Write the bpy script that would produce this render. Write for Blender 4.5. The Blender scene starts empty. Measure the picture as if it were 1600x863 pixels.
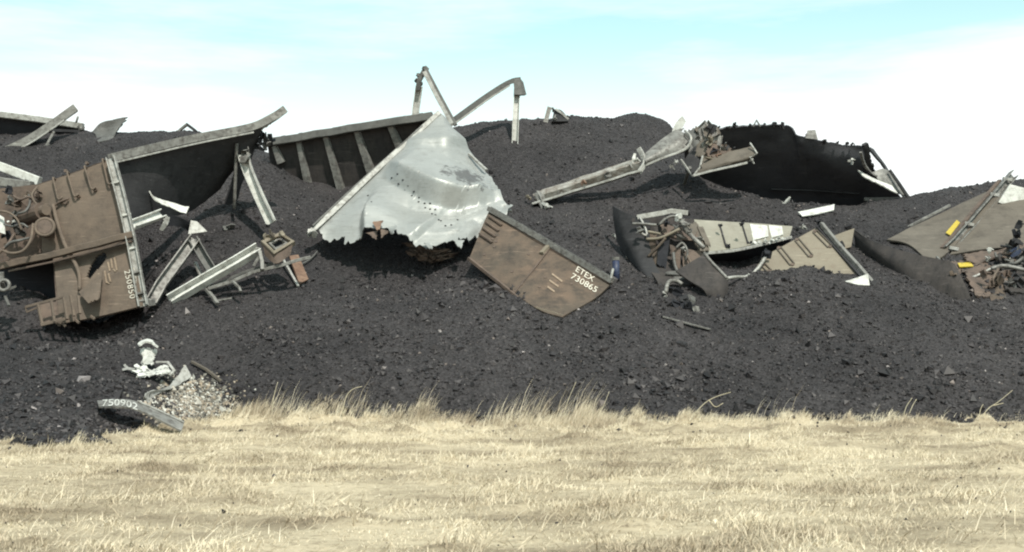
import bpy, math, random
import numpy as np
from mathutils import Vector

random.seed(7)
rng = np.random.default_rng(11)
sc = bpy.context.scene
col = sc.collection

# ------------------------------------------------------------------ camera
F = 1931.0            # focal length in pixels of the 1600 px wide photograph
HZ = 543.0            # horizon row
EYE = 1.7
cam_d = bpy.data.cameras.new('camera')
cam = bpy.data.objects.new('camera', cam_d)
col.objects.link(cam)
cam.location = (0, 0, EYE)
cam.rotation_euler = (math.radians(90), 0, 0)
cam_d.sensor_width = 36.0
cam_d.lens = 36.0 * F / 1600.0
cam_d.shift_y = (HZ - 431.5) / 1600.0
cam_d.clip_end = 6000
sc.camera = cam
sc.render.resolution_x, sc.render.resolution_y = 1024, 552

# ------------------------------------------------------------------ light
SUN_EL, SUN_AZ = math.radians(54), math.radians(20)     # azimuth: to the right of straight behind the camera
w = bpy.data.worlds.new('World')
sc.world = w
w.use_nodes = True
nt = w.node_tree
nt.nodes.clear()
out = nt.nodes.new('ShaderNodeOutputWorld')
bg = nt.nodes.new('ShaderNodeBackground')
bg.inputs['Strength'].default_value = 0.15
sky = nt.nodes.new('ShaderNodeTexSky')
sky.sky_type = 'NISHITA'
sky.sun_disc = False
sky.sun_elevation = SUN_EL
sky.sun_rotation = math.radians(180) - SUN_AZ
sky.air_density = 1.0
sky.dust_density = 1.2
sky.ozone_density = 1.0
tc = nt.nodes.new('ShaderNodeTexCoord')
mp = nt.nodes.new('ShaderNodeMapping')
mp.inputs['Scale'].default_value = (2.2, 1.6, 15.0)
mp.inputs['Rotation'].default_value = (0, math.radians(4), 0)
nz = nt.nodes.new('ShaderNodeTexNoise')
nz.inputs['Scale'].default_value = 1.5
nz.inputs['Detail'].default_value = 7
nz.inputs['Roughness'].default_value = 0.58
rp = nt.nodes.new('ShaderNodeMapRange')
rp.inputs['From Min'].default_value = 0.42
rp.inputs['From Max'].default_value = 0.74
rp.inputs['To Min'].default_value = 0.22
rp.inputs['To Max'].default_value = 0.85
# thin high cloud thickens towards the horizon all round
sep = nt.nodes.new('ShaderNodeSeparateXYZ')
hz = nt.nodes.new('ShaderNodeMapRange')
hz.inputs['From Min'].default_value = 0.10
hz.inputs['From Max'].default_value = 0.265
hz.inputs['To Min'].default_value = 1.0
hz.inputs['To Max'].default_value = 0.0
hz.interpolation_type = 'SMOOTHSTEP'
mx = nt.nodes.new('ShaderNodeMath'); mx.operation = 'ADD'; mx.use_clamp = True
mix = nt.nodes.new('ShaderNodeMixRGB')
mix.inputs['Color2'].default_value = (6.3, 6.6, 6.5, 1)
tint = nt.nodes.new('ShaderNodeMixRGB'); tint.blend_type = 'MULTIPLY'
tint.inputs['Fac'].default_value = 1
tint.inputs['Color2'].default_value = (1.12, 1.52, 1.06, 1)
L = nt.links.new
L(tc.outputs['Generated'], mp.inputs['Vector']); L(mp.outputs[0], nz.inputs['Vector'])
L(nz.outputs['Fac'], rp.inputs['Value']); L(tc.outputs['Generated'], sep.inputs[0])
L(sep.outputs['Z'], hz.inputs['Value']); L(hz.outputs[0], mx.inputs[0]); L(rp.outputs[0], mx.inputs[1])
L(sky.outputs[0], tint.inputs['Color1']); L(tint.outputs[0], mix.inputs['Color1'])
L(mx.outputs[0], mix.inputs['Fac']); L(mix.outputs[0], bg.inputs['Color']); L(bg.outputs[0], out.inputs['Surface'])

sun_d = bpy.data.lights.new('sun', 'SUN')
sun_d.energy = 4.2
sun_d.angle = math.radians(0.6)
sun_d.color = (1.0, 0.95, 0.87)
sun = bpy.data.objects.new('sun', sun_d)
col.objects.link(sun)
sdir = Vector((math.sin(SUN_AZ) * math.cos(SUN_EL), -math.cos(SUN_AZ) * math.cos(SUN_EL), math.sin(SUN_EL)))
sun.rotation_euler = sdir.to_track_quat('Z', 'Y').to_euler()
sun.location = (10, -20, 30)

vs = sc.view_settings
vs.view_transform = 'Standard'
vs.look = 'None'
vs.exposure = 0.32
vs.gamma = 1.0
sc.render.film_transparent = False
sc.cycles.filter_width = 2.1

# ------------------------------------------------------------------ maths helpers
def W(px, py, Y):
    """a point of the place: row and column of the sight line and its real distance in metres"""
    return np.array([(px - 800.0) / F * Y, Y, EYE + (HZ - py) / F * Y])

def proj(p):
    p = np.asarray(p)
    return 800.0 + p[..., 0] / p[..., 1] * F, HZ - (p[..., 2] - EYE) / p[..., 1] * F

def hash2(ix, iy, seed):
    h = (ix * 374761393 + iy * 668265263 + seed * 974634777) & 0xffffffff
    h = ((h ^ (h >> 13)) * 1274126177) & 0xffffffff
    return ((h ^ (h >> 16)) & 0xffffff) / float(0xffffff)

def vnoise(x, y, seed=0):
    x = np.asarray(x, float); y = np.asarray(y, float)
    ix = np.floor(x).astype(np.int64); iy = np.floor(y).astype(np.int64)
    fx = x - ix; fy = y - iy
    fx = fx * fx * (3 - 2 * fx); fy = fy * fy * (3 - 2 * fy)
    a = hash2(ix, iy, seed); b = hash2(ix + 1, iy, seed); c = hash2(ix, iy + 1, seed); d = hash2(ix + 1, iy + 1, seed)
    return ((a * (1 - fx) + b * fx) * (1 - fy) + (c * (1 - fx) + d * fx) * fy) * 2 - 1

def fbm(x, y, seed=0, octv=4):
    s = 0; a = 1.0; t = 0
    for k in range(octv):
        s = s + a * vnoise(x * 2 ** k, y * 2 ** k, seed + k); t += a; a *= 0.5
    return s / t

# ------------------------------------------------------------------ materials
def weathered(name, ca, cb, dirt=(0.02, 0.02, 0.022), scale=1.2, dirt_amt=0.35, rough=0.6, metal=0.0, bump=0.15, fine=14.0, streak=None, spec=0.4, scratch=0.45):
    m = bpy.data.materials.new(name)
    m.use_nodes = True
    n = m.node_tree.nodes; l = m.node_tree.links.new
    b = n['Principled BSDF']
    t = n.new('ShaderNodeTexCoord')
    vec = t.outputs['Object']
    if streak:
        q = n.new('ShaderNodeMapping'); q.inputs['Scale'].default_value = streak
        l(vec, q.inputs['Vector']); svec = q.outputs[0]
    else:
        svec = vec
    n1 = n.new('ShaderNodeTexNoise'); n1.inputs['Scale'].default_value = scale; n1.inputs['Detail'].default_value = 6; n1.inputs['Roughness'].default_value = 0.62
    r1 = n.new('ShaderNodeMapRange'); r1.inputs['From Min'].default_value = 0.32; r1.inputs['From Max'].default_value = 0.68
    m1 = n.new('ShaderNodeMixRGB'); m1.inputs['Color1'].default_value = (*ca, 1); m1.inputs['Color2'].default_value = (*cb, 1)
    n2 = n.new('ShaderNodeTexNoise'); n2.inputs['Scale'].default_value = scale * 2.7; n2.inputs['Detail'].default_value = 9; n2.inputs['Roughness'].default_value = 0.7
    r2 = n.new('ShaderNodeMapRange'); r2.inputs['From Min'].default_value = 0.62 - 0.35 * dirt_amt; r2.inputs['From Max'].default_value = 0.86 - 0.35 * dirt_amt; r2.inputs['To Max'].default_value = min(1.0, dirt_amt * 2)
    m2 = n.new('ShaderNodeMixRGB'); m2.inputs['Color2'].default_value = (*dirt, 1)
    n3 = n.new('ShaderNodeTexNoise'); n3.inputs['Scale'].default_value = fine; n3.inputs['Detail'].default_value = 5
    bp = n.new('ShaderNodeBump'); bp.inputs['Strength'].default_value = bump; bp.inputs['Distance'].default_value = 0.05
    rr = n.new('ShaderNodeMapRange'); rr.inputs['To Min'].default_value = max(0.05, rough - 0.15); rr.inputs['To Max'].default_value = min(1, rough + 0.2)
    l(svec, n1.inputs['Vector']); l(svec, n2.inputs['Vector']); l(vec, n3.inputs['Vector'])
    l(n1.outputs['Fac'], r1.inputs['Value']); l(r1.outputs[0], m1.inputs['Fac'])
    l(n2.outputs['Fac'], r2.inputs['Value']); l(r2.outputs[0], m2.inputs['Fac']); l(m1.outputs[0], m2.inputs['Color1'])
    q4 = n.new('ShaderNodeMapping'); q4.inputs['Scale'].default_value = (1.3, 3.0, 19.0); q4.inputs['Rotation'].default_value = (0.2, 0.65, 0.3)
    n4 = n.new('ShaderNodeTexNoise'); n4.inputs['Scale'].default_value = 1.0; n4.inputs['Detail'].default_value = 4; n4.inputs['Roughness'].default_value = 0.7
    r4 = n.new('ShaderNodeMapRange'); r4.inputs['From Min'].default_value = 0.60; r4.inputs['From Max'].default_value = 0.70; r4.inputs['To Max'].default_value = scratch
    m4 = n.new('ShaderNodeMixRGB'); m4.inputs['Color2'].default_value = (*[min(0.8, 1.7 * c_ + 0.02) for c_ in cb], 1)
    r5 = n.new('ShaderNodeMapRange'); r5.inputs['From Min'].default_value = 0.42; r5.inputs['From Max'].default_value = 0.30; r5.inputs['To Max'].default_value = scratch
    m5 = n.new('ShaderNodeMixRGB'); m5.inputs['Color2'].default_value = (*dirt, 1)
    l(vec, q4.inputs['Vector']); l(q4.outputs[0], n4.inputs['Vector']); l(n4.outputs['Fac'], r4.inputs['Value']); l(n4.outputs['Fac'], r5.inputs['Value'])
    l(r4.outputs[0], m4.inputs['Fac']); l(m2.outputs[0], m4.inputs['Color1']); l(r5.outputs[0], m5.inputs['Fac']); l(m4.outputs[0], m5.inputs['Color1'])
    l(m5.outputs[0], b.inputs['Base Color'])
    l(n3.outputs['Fac'], bp.inputs['Height']); l(bp.outputs[0], b.inputs['Normal'])
    l(n2.outputs['Fac'], rr.inputs['Value']); l(rr.outputs[0], b.inputs['Roughness'])
    b.inputs['Metallic'].default_value = metal
    b.inputs['Specular IOR Level'].default_value = spec
    return m

M = {}
M['brown'] = weathered('rusty_brown_paint', (0.100, 0.080, 0.065), (0.148, 0.112, 0.086), (0.06, 0.049, 0.042), 0.8, 0.4, 0.8, spec=0.25)
M['brown_panel'] = weathered('grimy_brown_paint', (0.070, 0.059, 0.048), (0.122, 0.086, 0.064), (0.045, 0.039, 0.034), 0.9, 0.5, 0.85, spec=0.2)
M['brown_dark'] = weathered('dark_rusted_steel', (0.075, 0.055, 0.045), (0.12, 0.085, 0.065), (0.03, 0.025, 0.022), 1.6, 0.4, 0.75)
M['rust'] = weathered('bare_orange_rust', (0.12, 0.066, 0.043), (0.18, 0.115, 0.08), (0.05, 0.035, 0.03), 3.0, 0.4, 0.8)
M['dusty'] = weathered('coal_dusted_steel', (0.028, 0.028, 0.030), (0.045, 0.044, 0.046), (0.012, 0.012, 0.013), 0.9, 0.35, 0.8, spec=0.12)
M['dusty_mid'] = weathered('coal_smeared_steel', (0.034, 0.031, 0.031), (0.055, 0.048, 0.045), (0.02, 0.02, 0.02), 0.8, 0.4, 0.8, streak=(2.5, 2.5, 0.7), spec=0.15)
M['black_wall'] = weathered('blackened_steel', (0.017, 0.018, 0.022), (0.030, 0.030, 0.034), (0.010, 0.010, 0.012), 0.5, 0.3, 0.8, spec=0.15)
M['beam'] = weathered('rust_streaked_beam', (0.17, 0.155, 0.135), (0.34, 0.33, 0.31), (0.075, 0.05, 0.036), 1.8, 0.55, 0.65, spec=0.3)
M['hull'] = weathered('black_hull_steel', (0.034, 0.036, 0.043), (0.058, 0.058, 0.064), (0.02, 0.02, 0.023), 0.45, 0.4, 0.55, spec=0.4)
M['silver'] = weathered('scuffed_aluminium', (0.31, 0.315, 0.305), (0.24, 0.245, 0.235), (0.12, 0.115, 0.105), 0.8, 0.26, 0.42, 0.3, 0.10)
M['grey'] = weathered('grey_galvanised_steel', (0.15, 0.147, 0.137), (0.22, 0.213, 0.198), (0.05, 0.042, 0.037), 2.2, 0.5, 0.55, 0.15)
M['grey_dark'] = weathered('dull_grey_steel', (0.075, 0.074, 0.070), (0.115, 0.112, 0.105), (0.04, 0.036, 0.032), 2.0, 0.4, 0.6, 0.1)
M['white'] = weathered('scraped_white_metal', (0.38, 0.375, 0.355), (0.26, 0.255, 0.235), (0.09, 0.078, 0.065), 2.5, 0.46, 0.5, 0.1)
M['bright'] = weathered('clean_white_paint', (0.56, 0.56, 0.53), (0.42, 0.42, 0.39), (0.17, 0.155, 0.135), 2.4, 0.42, 0.5)
M['tan'] = weathered('dusty_tan_paint', (0.145, 0.123, 0.092), (0.18, 0.155, 0.118), (0.115, 0.08, 0.058), 0.8, 0.3, 0.7)
M['tan_dull'] = weathered('grimy_tan_paint', (0.080, 0.067, 0.054), (0.11, 0.094, 0.076), (0.04, 0.034, 0.029), 0.9, 0.35, 0.75)
M['cream'] = weathered('pale_cream_paint', (0.19, 0.178, 0.145), (0.235, 0.22, 0.182), (0.12, 0.10, 0.075), 1.1, 0.25, 0.65)
M['yellow'] = weathered('yellow_reflective_paint', (0.46, 0.34, 0.035), (0.38, 0.29, 0.04), (0.3, 0.2, 0.03), 4.0, 0.2, 0.5)
M['blue'] = weathered('dark_blue_plastic', (0.012, 0.018, 0.05), (0.05, 0.065, 0.11), (0.01, 0.01, 0.02), 3.0, 0.4, 0.5)
M['rubber'] = weathered('dusty_black_rubber', (0.03, 0.028, 0.027), (0.06, 0.055, 0.05), (0.015, 0.015, 0.015), 4.0, 0.3, 0.7)
M['letter'] = weathered('faded_white_lettering', (0.60, 0.57, 0.50), (0.48, 0.44, 0.37), (0.25, 0.2, 0.15), 5.0, 0.3, 0.7, bump=0.02)
M['letter_faint'] = weathered('worn_pale_lettering', (0.28, 0.215, 0.155), (0.21, 0.16, 0.115), (0.19, 0.13, 0.09), 6.0, 0.5, 0.75, bump=0.02)
M['straw'] = weathered('dry_straw_stem', (0.46, 0.40, 0.28), (0.55, 0.49, 0.36), (0.28, 0.23, 0.15), 3.0, 0.3, 0.8)

def coal_material(name, attr=False):
    m = bpy.data.materials.new(name); m.use_nodes = True
    n = m.node_tree.nodes; l = m.node_tree.links.new; b = n['Principled BSDF']
    t = n.new('ShaderNodeTexCoord')
    n1 = n.new('ShaderNodeTexNoise'); n1.inputs['Scale'].default_value = 0.35; n1.inputs['Detail'].default_value = 8; n1.inputs['Roughness'].default_value = 0.6
    l(t.outputs['Object'], n1.inputs['Vector'])
    r = n.new('ShaderNodeValToRGB')
    e = r.color_ramp.elements
    e[0].position = 0.3; e[0].color = (0.0205, 0.0188, 0.0200, 1)
    e[1].position = 0.7; e[1].color = (0.0410, 0.0372, 0.0382, 1)
    l(n1.outputs['Fac'], r.inputs['Fac'])
    if attr:
        a = n.new('ShaderNodeAttribute'); a.attribute_name = 'tone'
        r2 = n.new('ShaderNodeValToRGB'); r2.color_ramp.interpolation = 'CONSTANT'
        el = r2.color_ramp.elements
        el[0].position = 0; el[0].color = (0.55, 0.55, 0.56, 1)
        el[1].position = 0.3; el[1].color = (0.95, 0.93, 0.95, 1)
        x = el.new(0.65); x.color = (1.5, 1.45, 1.42, 1)
        x = el.new(0.92); x.color = (2.0, 1.95, 1.9, 1)
        x = el.new(0.983); x.color = (4.4, 4.0, 3.5, 1)
        x = el.new(0.9955); x.color = (8.5, 8.3, 7.8, 1)
        mm = n.new('ShaderNodeMixRGB'); mm.blend_type = 'MULTIPLY'; mm.inputs['Fac'].default_value = 1
        l(a.outputs['Fac'], r2.inputs['Fac']); l(r.outputs[0], mm.inputs['Color1']); l(r2.outputs[0], mm.inputs['Color2'])
        l(mm.outputs[0], b.inputs['Base Color'])
        b.inputs['Roughness'].default_value = 0.55
        b.inputs['Specular IOR Level'].default_value = 0.28
    else:
        v = n.new('ShaderNodeTexVoronoi'); v.inputs['Scale'].default_value = 13
        bp = n.new('ShaderNodeBump'); bp.inputs['Strength'].default_value = 0.9; bp.inputs['Distance'].default_value = 0.06
        l(t.outputs['Object'], v.inputs['Vector']); l(v.outputs['Distance'], bp.inputs['Height']); l(bp.outputs[0], b.inputs['Normal'])
        hue = n.new('ShaderNodeMixRGB'); hue.blend_type = 'MULTIPLY'; hue.inputs['Fac'].default_value = 0.5
        l(r.outputs[0], hue.inputs['Color1']); l(v.outputs['Color'], hue.inputs['Color2'])
        gain = n.new('ShaderNodeMixRGB'); gain.blend_type = 'MULTIPLY'; gain.inputs['Fac'].default_value = 0
        bw = n.new('ShaderNodeRGBToBW'); l(v.outputs['Color'], bw.inputs[0])
        mr = n.new('ShaderNodeMapRange'); mr.inputs['To Min'].default_value = 0.55; mr.inputs['To Max'].default_value = 1.5
        l(bw.outputs[0], mr.inputs['Value'])
        vm = n.new('ShaderNodeVectorMath'); vm.operation = 'SCALE'
        l(r.outputs[0], vm.inputs[0]); l(mr.outputs[0], vm.inputs['Scale'])
        l(vm.outputs[0], b.inputs['Base Color'])
        b.inputs['Roughness'].default_value = 0.8
        b.inputs['Specular IOR Level'].default_value = 0.2
    return m
M['coal'] = coal_material('coal_surface')
M['coal_lump'] = coal_material('coal_lumps', True)

def tone_material(name, stops, rough=0.8, patch=None):
    """colour picked per blade or stone from its own 'tone'; patch adds broad drifts of another colour"""
    m = bpy.data.materials.new(name); m.use_nodes = True
    n = m.node_tree.nodes; l = m.node_tree.links.new; b = n['Principled BSDF']
    a = n.new('ShaderNodeAttribute'); a.attribute_name = 'tone'
    r = n.new('ShaderNodeValToRGB')
    el = r.color_ramp.elements
    el[0].position, el[0].color = stops[0][0], (*stops[0][1], 1)
    el[1].position, el[1].color = stops[-1][0], (*stops[-1][1], 1)
    for p, c in stops[1:-1]:
        x = el.new(p); x.color = (*c, 1)
    l(a.outputs['Fac'], r.inputs['Fac'])
    src = r.outputs[0]
    if patch:
        g = n.new('ShaderNodeNewGeometry')
        q = n.new('ShaderNodeMapping'); q.inputs['Scale'].default_value = (0.30, 0.75, 0.0)
        z = n.new('ShaderNodeTexNoise'); z.inputs['Scale'].default_value = 1.0; z.inputs['Detail'].default_value = 6; z.inputs['Roughness'].default_value = 0.6
        mr = n.new('ShaderNodeMapRange'); mr.inputs['From Min'].default_value = 0.45; mr.inputs['From Max'].default_value = 0.63; mr.inputs['To Max'].default_value = 0.8
        mm = n.new('ShaderNodeMixRGB'); mm.inputs['Color2'].default_value = (*patch, 1)
        l(g.outputs['Position'], q.inputs['Vector']); l(q.outputs[0], z.inputs['Vector']); l(z.outputs['Fac'], mr.inputs['Value'])
        l(mr.outputs[0], mm.inputs['Fac']); l(src, mm.inputs['Color1']); src = mm.outputs[0]
        q2 = n.new('ShaderNodeMapping'); q2.inputs['Scale'].default_value = (1.1, 2.2, 0.0); q2.inputs['Location'].default_value = (4.3, 1.7, 0)
        z3 = n.new('ShaderNodeTexNoise'); z3.inputs['Scale'].default_value = 1.0; z3.inputs['Detail'].default_value = 5; z3.inputs['Roughness'].default_value = 0.65
        mr3 = n.new('ShaderNodeMapRange'); mr3.inputs['From Min'].default_value = 0.54; mr3.inputs['From Max'].default_value = 0.68; mr3.inputs['To Max'].default_value = 0.75
        mm3 = n.new('ShaderNodeMixRGB'); mm3.inputs['Color2'].default_value = (0.26, 0.215, 0.155, 1)
        l(g.outputs['Position'], q2.inputs['Vector']); l(q2.outputs[0], z3.inputs['Vector']); l(z3.outputs['Fac'], mr3.inputs['Value'])
        l(mr3.outputs[0], mm3.inputs['Fac']); l(src, mm3.inputs['Color1']); src = mm3.outputs[0]
    l(src, b.inputs['Base Color'])
    b.inputs['Roughness'].default_value = rough
    b.inputs['Specular IOR Level'].default_value = 0.2
    return m
M['grass'] = tone_material('dry_grass_blades', [(0, (0.25, 0.205, 0.14)), (0.2, (0.45, 0.38, 0.27)), (0.6, (0.60, 0.52, 0.385)), (1, (0.74, 0.66, 0.52))], 0.85, (0.30, 0.235, 0.165))
M['stone'] = tone_material('mixed_ballast', [(0, (0.05, 0.048, 0.046)), (0.35, (0.16, 0.15, 0.13)), (0.6, (0.3, 0.24, 0.18)), (0.85, (0.36, 0.35, 0.32)), (1, (0.55, 0.53, 0.48))])

def ground_material():
    m = bpy.data.materials.new('matted_straw_ground'); m.use_nodes = True
    n = m.node_tree.nodes; l = m.node_tree.links.new; b = n['Principled BSDF']
    g = n.new('ShaderNodeNewGeometry')
    q = n.new('ShaderNodeMapping'); q.inputs['Scale'].default_value = (0.30, 0.75, 0.0)
    z = n.new('ShaderNodeTexNoise'); z.inputs['Scale'].default_value = 1.0; z.inputs['Detail'].default_value = 6; z.inputs['Roughness'].default_value = 0.6
    r = n.new('ShaderNodeValToRGB'); e = r.color_ramp.elements
    e[0].position = 0.4; e[0].color = (0.48, 0.405, 0.29, 1)
    e[1].position = 0.66; e[1].color = (0.20, 0.160, 0.110, 1)
    z2 = n.new('ShaderNodeTexNoise'); z2.inputs['Scale'].default_value = 9; z2.inputs['Detail'].default_value = 8; z2.inputs['Roughness'].default_value = 0.75
    r2 = n.new('ShaderNodeMapRange'); r2.inputs['From Min'].default_value = 0.5; r2.inputs['From Max'].default_value = 0.75
    mm = n.new('ShaderNodeMixRGB'); mm.inputs['Color2'].default_value = (0.13, 0.10, 0.065, 1)
    bp = n.new('ShaderNodeBump'); bp.inputs['Strength'].default_value = 0.8; bp.inputs['Distance'].default_value = 0.06
    l(g.outputs['Position'], q.inputs['Vector']); l(q.outputs[0], z.inputs['Vector']); l(z.outputs['Fac'], r.inputs['Fac'])
    l(g.outputs['Position'], z2.inputs['Vector']); l(z2.outputs['Fac'], r2.inputs['Value']); l(r2.outputs[0], mm.inputs['Fac'])
    l(r.outputs[0], mm.inputs['Color1']); l(mm.outputs[0], b.inputs['Base Color'])
    l(z2.outputs['Fac'], bp.inputs['Height']); l(bp.outputs[0], b.inputs['Normal'])
    b.inputs['Roughness'].default_value = 0.95
    b.inputs['Specular IOR Level'].default_value = 0.1
    return m
M['ground'] = ground_material()

# ------------------------------------------------------------------ object helpers
ORG = {}      # object name -> world origin of the thing it belongs to

def fast_mesh(name, verts, faces, tone=None, smooth=False):
    """verts (N,3), faces (M,k) arrays of one polygon size"""
    me = bpy.data.meshes.new(name)
    verts = np.asarray(verts, np.float32); faces = np.asarray(faces, np.int32)
    k = faces.shape[1]
    me.vertices.add(len(verts)); me.vertices.foreach_set('co', verts.ravel())
    me.loops.add(faces.size); me.loops.foreach_set('vertex_index', faces.ravel())
    me.polygons.add(len(faces))
    me.polygons.foreach_set('loop_start', np.arange(0, faces.size, k, dtype=np.int32))
    me.polygons.foreach_set('loop_total', np.full(len(faces), k, np.int32))
    me.polygons.foreach_set('use_smooth', np.full(len(faces), smooth))
    if tone is not None:
        a = me.attributes.new('tone', 'FLOAT', 'FACE')
        a.data.foreach_set('value', np.asarray(tone, np.float32))
    me.update(calc_edges=True)
    return me

def thing(name, label, cat, loc, group=None):
    o = bpy.data.objects.new(name, None)
    o.empty_display_size = 0.3
    col.objects.link(o)
    o.location = [float(x) for x in loc]
    o['label'] = label; o['category'] = cat
    if group: o['group'] = group
    ORG[o.name] = np.array(loc, float)
    return o

def org(o):
    while o.parent is not None:
        o = o.parent
    return ORG[o.name]

def link(name, me, mat, parent=None, loc=None):
    me.materials.append(M[mat])
    o = bpy.data.objects.new(name, me)
    col.objects.link(o)
    if parent is not None:
        o.parent = parent
    if loc is not None:
        o.location = [float(x) for x in loc]; ORG[o.name] = np.array(loc, float)
    return o

def part(name, verts, faces, mat, parent, smooth=None):
    """mesh in place coordinates, hung under its thing"""
    v = np.asarray(verts, float) - org(parent)
    me = bpy.data.meshes.new(name)
    me.from_pydata(v.tolist(), [], [list(map(int, f)) for f in faces])
    if smooth is not None:
        me.polygons.foreach_set('use_smooth', smooth)
    me.update()
    return link(name, me, mat, parent)

def solo(name, label, cat, verts, faces, mat, group=None, smooth=None):
    v = np.asarray(verts, float)
    loc = np.array([v[:, 0].mean(), v[:, 1].mean(), v[:, 2].min()])
    me = bpy.data.meshes.new(name)
    me.from_pydata((v - loc).tolist(), [], [list(map(int, f)) for f in faces])
    if smooth is not None:
        me.polygons.foreach_set('use_smooth', smooth)
    me.update()
    o = link(name, me, mat, None, loc)
    o['label'] = label; o['category'] = cat
    if group: o['group'] = group
    return o

# ------------------------------------------------------------------ curves, bars, tubes
def catmull(P, t):
    P = np.asarray(P, float); K = len(P)
    if K == 1: return np.repeat(P, len(t), 0)
    if K == 2: return P[0] + (P[1] - P[0]) * np.asarray(t)[:, None] if P.ndim == 2 else P[0] + (P[1] - P[0]) * np.asarray(t).reshape(-1, *([1] * (P.ndim - 1)))
    E = np.concatenate([[2 * P[0] - P[1]], P, [2 * P[-1] - P[-2]]])
    s = np.clip(np.asarray(t) * (K - 1), 0, K - 1 - 1e-9)
    i = np.floor(s).astype(int); f = (s - i).reshape(-1, *([1] * (P.ndim - 1)))
    p0, p1, p2, p3 = E[i], E[i + 1], E[i + 2], E[i + 3]
    return 0.5 * (2 * p1 + (p2 - p0) * f + (2 * p0 - 5 * p1 + 4 * p2 - p3) * f ** 2 + (3 * p1 - p0 - 3 * p2 + p3) * f ** 3)

def sweep(pts, prof, up=(0, 0, 1), twist=0.0, taper=None):
    """sweep a closed profile (list of side/up pairs) along a polyline; returns verts, faces"""
    P = np.asarray(pts, float); n = len(P); k = len(prof)
    T = np.gradient(P, axis=0) if n > 2 else np.repeat([P[1] - P[0]], 2, 0)
    T = T / np.linalg.norm(T, axis=1)[:, None]
    up = np.asarray(up, float)
    V = []
    for i in range(n):
        s = np.cross(T[i], up)
        if np.linalg.norm(s) < 1e-4: s = np.cross(T[i], np.array([1.0, 0, 0]))
        s /= np.linalg.norm(s); q = np.cross(s, T[i])
        c, sn = math.cos(twist * i / max(1, n - 1)), math.sin(twist * i / max(1, n - 1))
        s, q = s * c + q * sn, q * c - s * sn
        k_ = 1.0 if taper is None else taper[0] + (taper[1] - taper[0]) * i / (n - 1)
        for a, b in prof: V.append(P[i] + (s * a + q * b) * k_)
    Fc = []
    for i in range(n - 1):
        for j in range(k):
            Fc.append([i * k + j, i * k + (j + 1) % k, (i + 1) * k + (j + 1) % k, (i + 1) * k + j])
    Fc.append(list(range(k))[::-1]); Fc.append([(n - 1) * k + j for j in range(k)])
    return np.array(V), Fc

def p_box(w_, h_):
    a, b = w_ / 2, h_ / 2; c = min(a, b) * 0.18
    return [(-a + c, -b), (a - c, -b), (a, -b + c), (a, b - c), (a - c, b), (-a + c, b), (-a, b - c), (-a, -b + c)]
def p_chan(w_, h_, t=None):
    t = t or min(w_, h_) * 0.16; a, b = w_ / 2, h_ / 2
    return [(-a, -b), (a, -b), (a, b), (a - t, b), (a - t, -b + t), (-a + t, -b + t), (-a + t, b), (-a, b)]
def p_ang(w_, h_, t=None):
    t = t or min(w_, h_) * 0.15; a, b = w_ / 2, h_ / 2
    return [(-a, -b), (a, -b), (a, -b + t), (-a + t, -b + t), (-a + t, b), (-a, b)]
def p_ibeam(w_, h_):
    a, b = w_ / 2, h_ / 2; t = h_ * 0.11; s = w_ * 0.1
    return [(-a, -b), (a, -b), (a, -b + t), (s, -b + t), (s, b - t), (a, b - t), (a, b), (-a, b), (-a, b - t), (-s, b - t), (-s, -b + t), (-a, -b + t)]
def p_round(r, n=8):
    return [(r * math.cos(2 * math.pi * i / n), r * math.sin(2 * math.pi * i / n)) for i in range(n)]
def p_hat(w_, h_):
    a, b = w_ / 2, h_
    return [(-a, 0), (a, 0), (a, b * 0.15), (a * 0.7, b), (-a * 0.7, b), (-a, b * 0.15)]

def path(pts, n=0, wob=0.0, seed=0):
    """world polyline from (px,py,Y) triples or world points; n>0 smooths, wob kinks it a little"""
    P = np.array([W(*p) if not isinstance(p, np.ndarray) else p for p in pts])
    if n: P = catmull(P, np.linspace(0, 1, n))
    if wob:
        r = np.random.default_rng(seed)
        o = r.normal(0, wob, P.shape); o[0] *= 0; P = P + o
    return P

def resample(P, step=0.25):
    """more points along straight runs so that a bar can be kinked"""
    out_ = [P[0]]
    for a, b in zip(P[:-1], P[1:]):
        k = max(1, int(np.linalg.norm(b - a) / step))
        for i in range(1, k + 1): out_.append(a + (b - a) * i / k)
    return np.array(out_)

def bar(name, pts, prof, mat, parent=None, up=(0, 0, 1), n=0, wob=0.0, seed=0, label=None, cat=None, twist=0.0, group=None, taper=None, dense=0):
    P = path(pts, n)
    if dense: P = resample(P, dense)
    if wob:
        P = P + np.random.default_rng(seed).normal(0, wob, P.shape)
    v, f = sweep(P, prof, up, twist, taper)
    if parent is not None: return part(name, v, f, mat, parent)
    return solo(name, label, cat, v, f, mat, group)

def tube(name, pts, r, mat, parent=None, n=14, k=7, label=None, cat=None, taper=None, group=None):
    P = path(pts, n)
    v, f = sweep(P, p_round(r, k), (0.13, 0.2, 1), 0.0, taper)
    sm = [True] * (len(f) - 2) + [False] * 2
    if parent is not None: return part(name, v, f, mat, parent, sm)
    return solo(name, label, cat, v, f, mat, group, sm)

def merge(lst):
    V, Fc, o = [], [], 0
    for v, f in lst:
        V.append(np.asarray(v)); Fc += [[i + o for i in q] for q in f]; o += len(v)
    return np.concatenate(V), Fc

def boxv(c, ax, ay, az):
    """box round c with three half-axis vectors"""
    c = np.asarray(c); V = [c + sx * np.asarray(ax) + sy * np.asarray(ay) + sz * np.asarray(az) for sx in (-1, 1) for sy in (-1, 1) for sz in (-1, 1)]
    return np.array(V), [[0, 1, 3, 2], [4, 6, 7, 5], [0, 4, 5, 1], [2, 3, 7, 6], [0, 2, 6, 4], [1, 5, 7, 3]]

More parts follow.
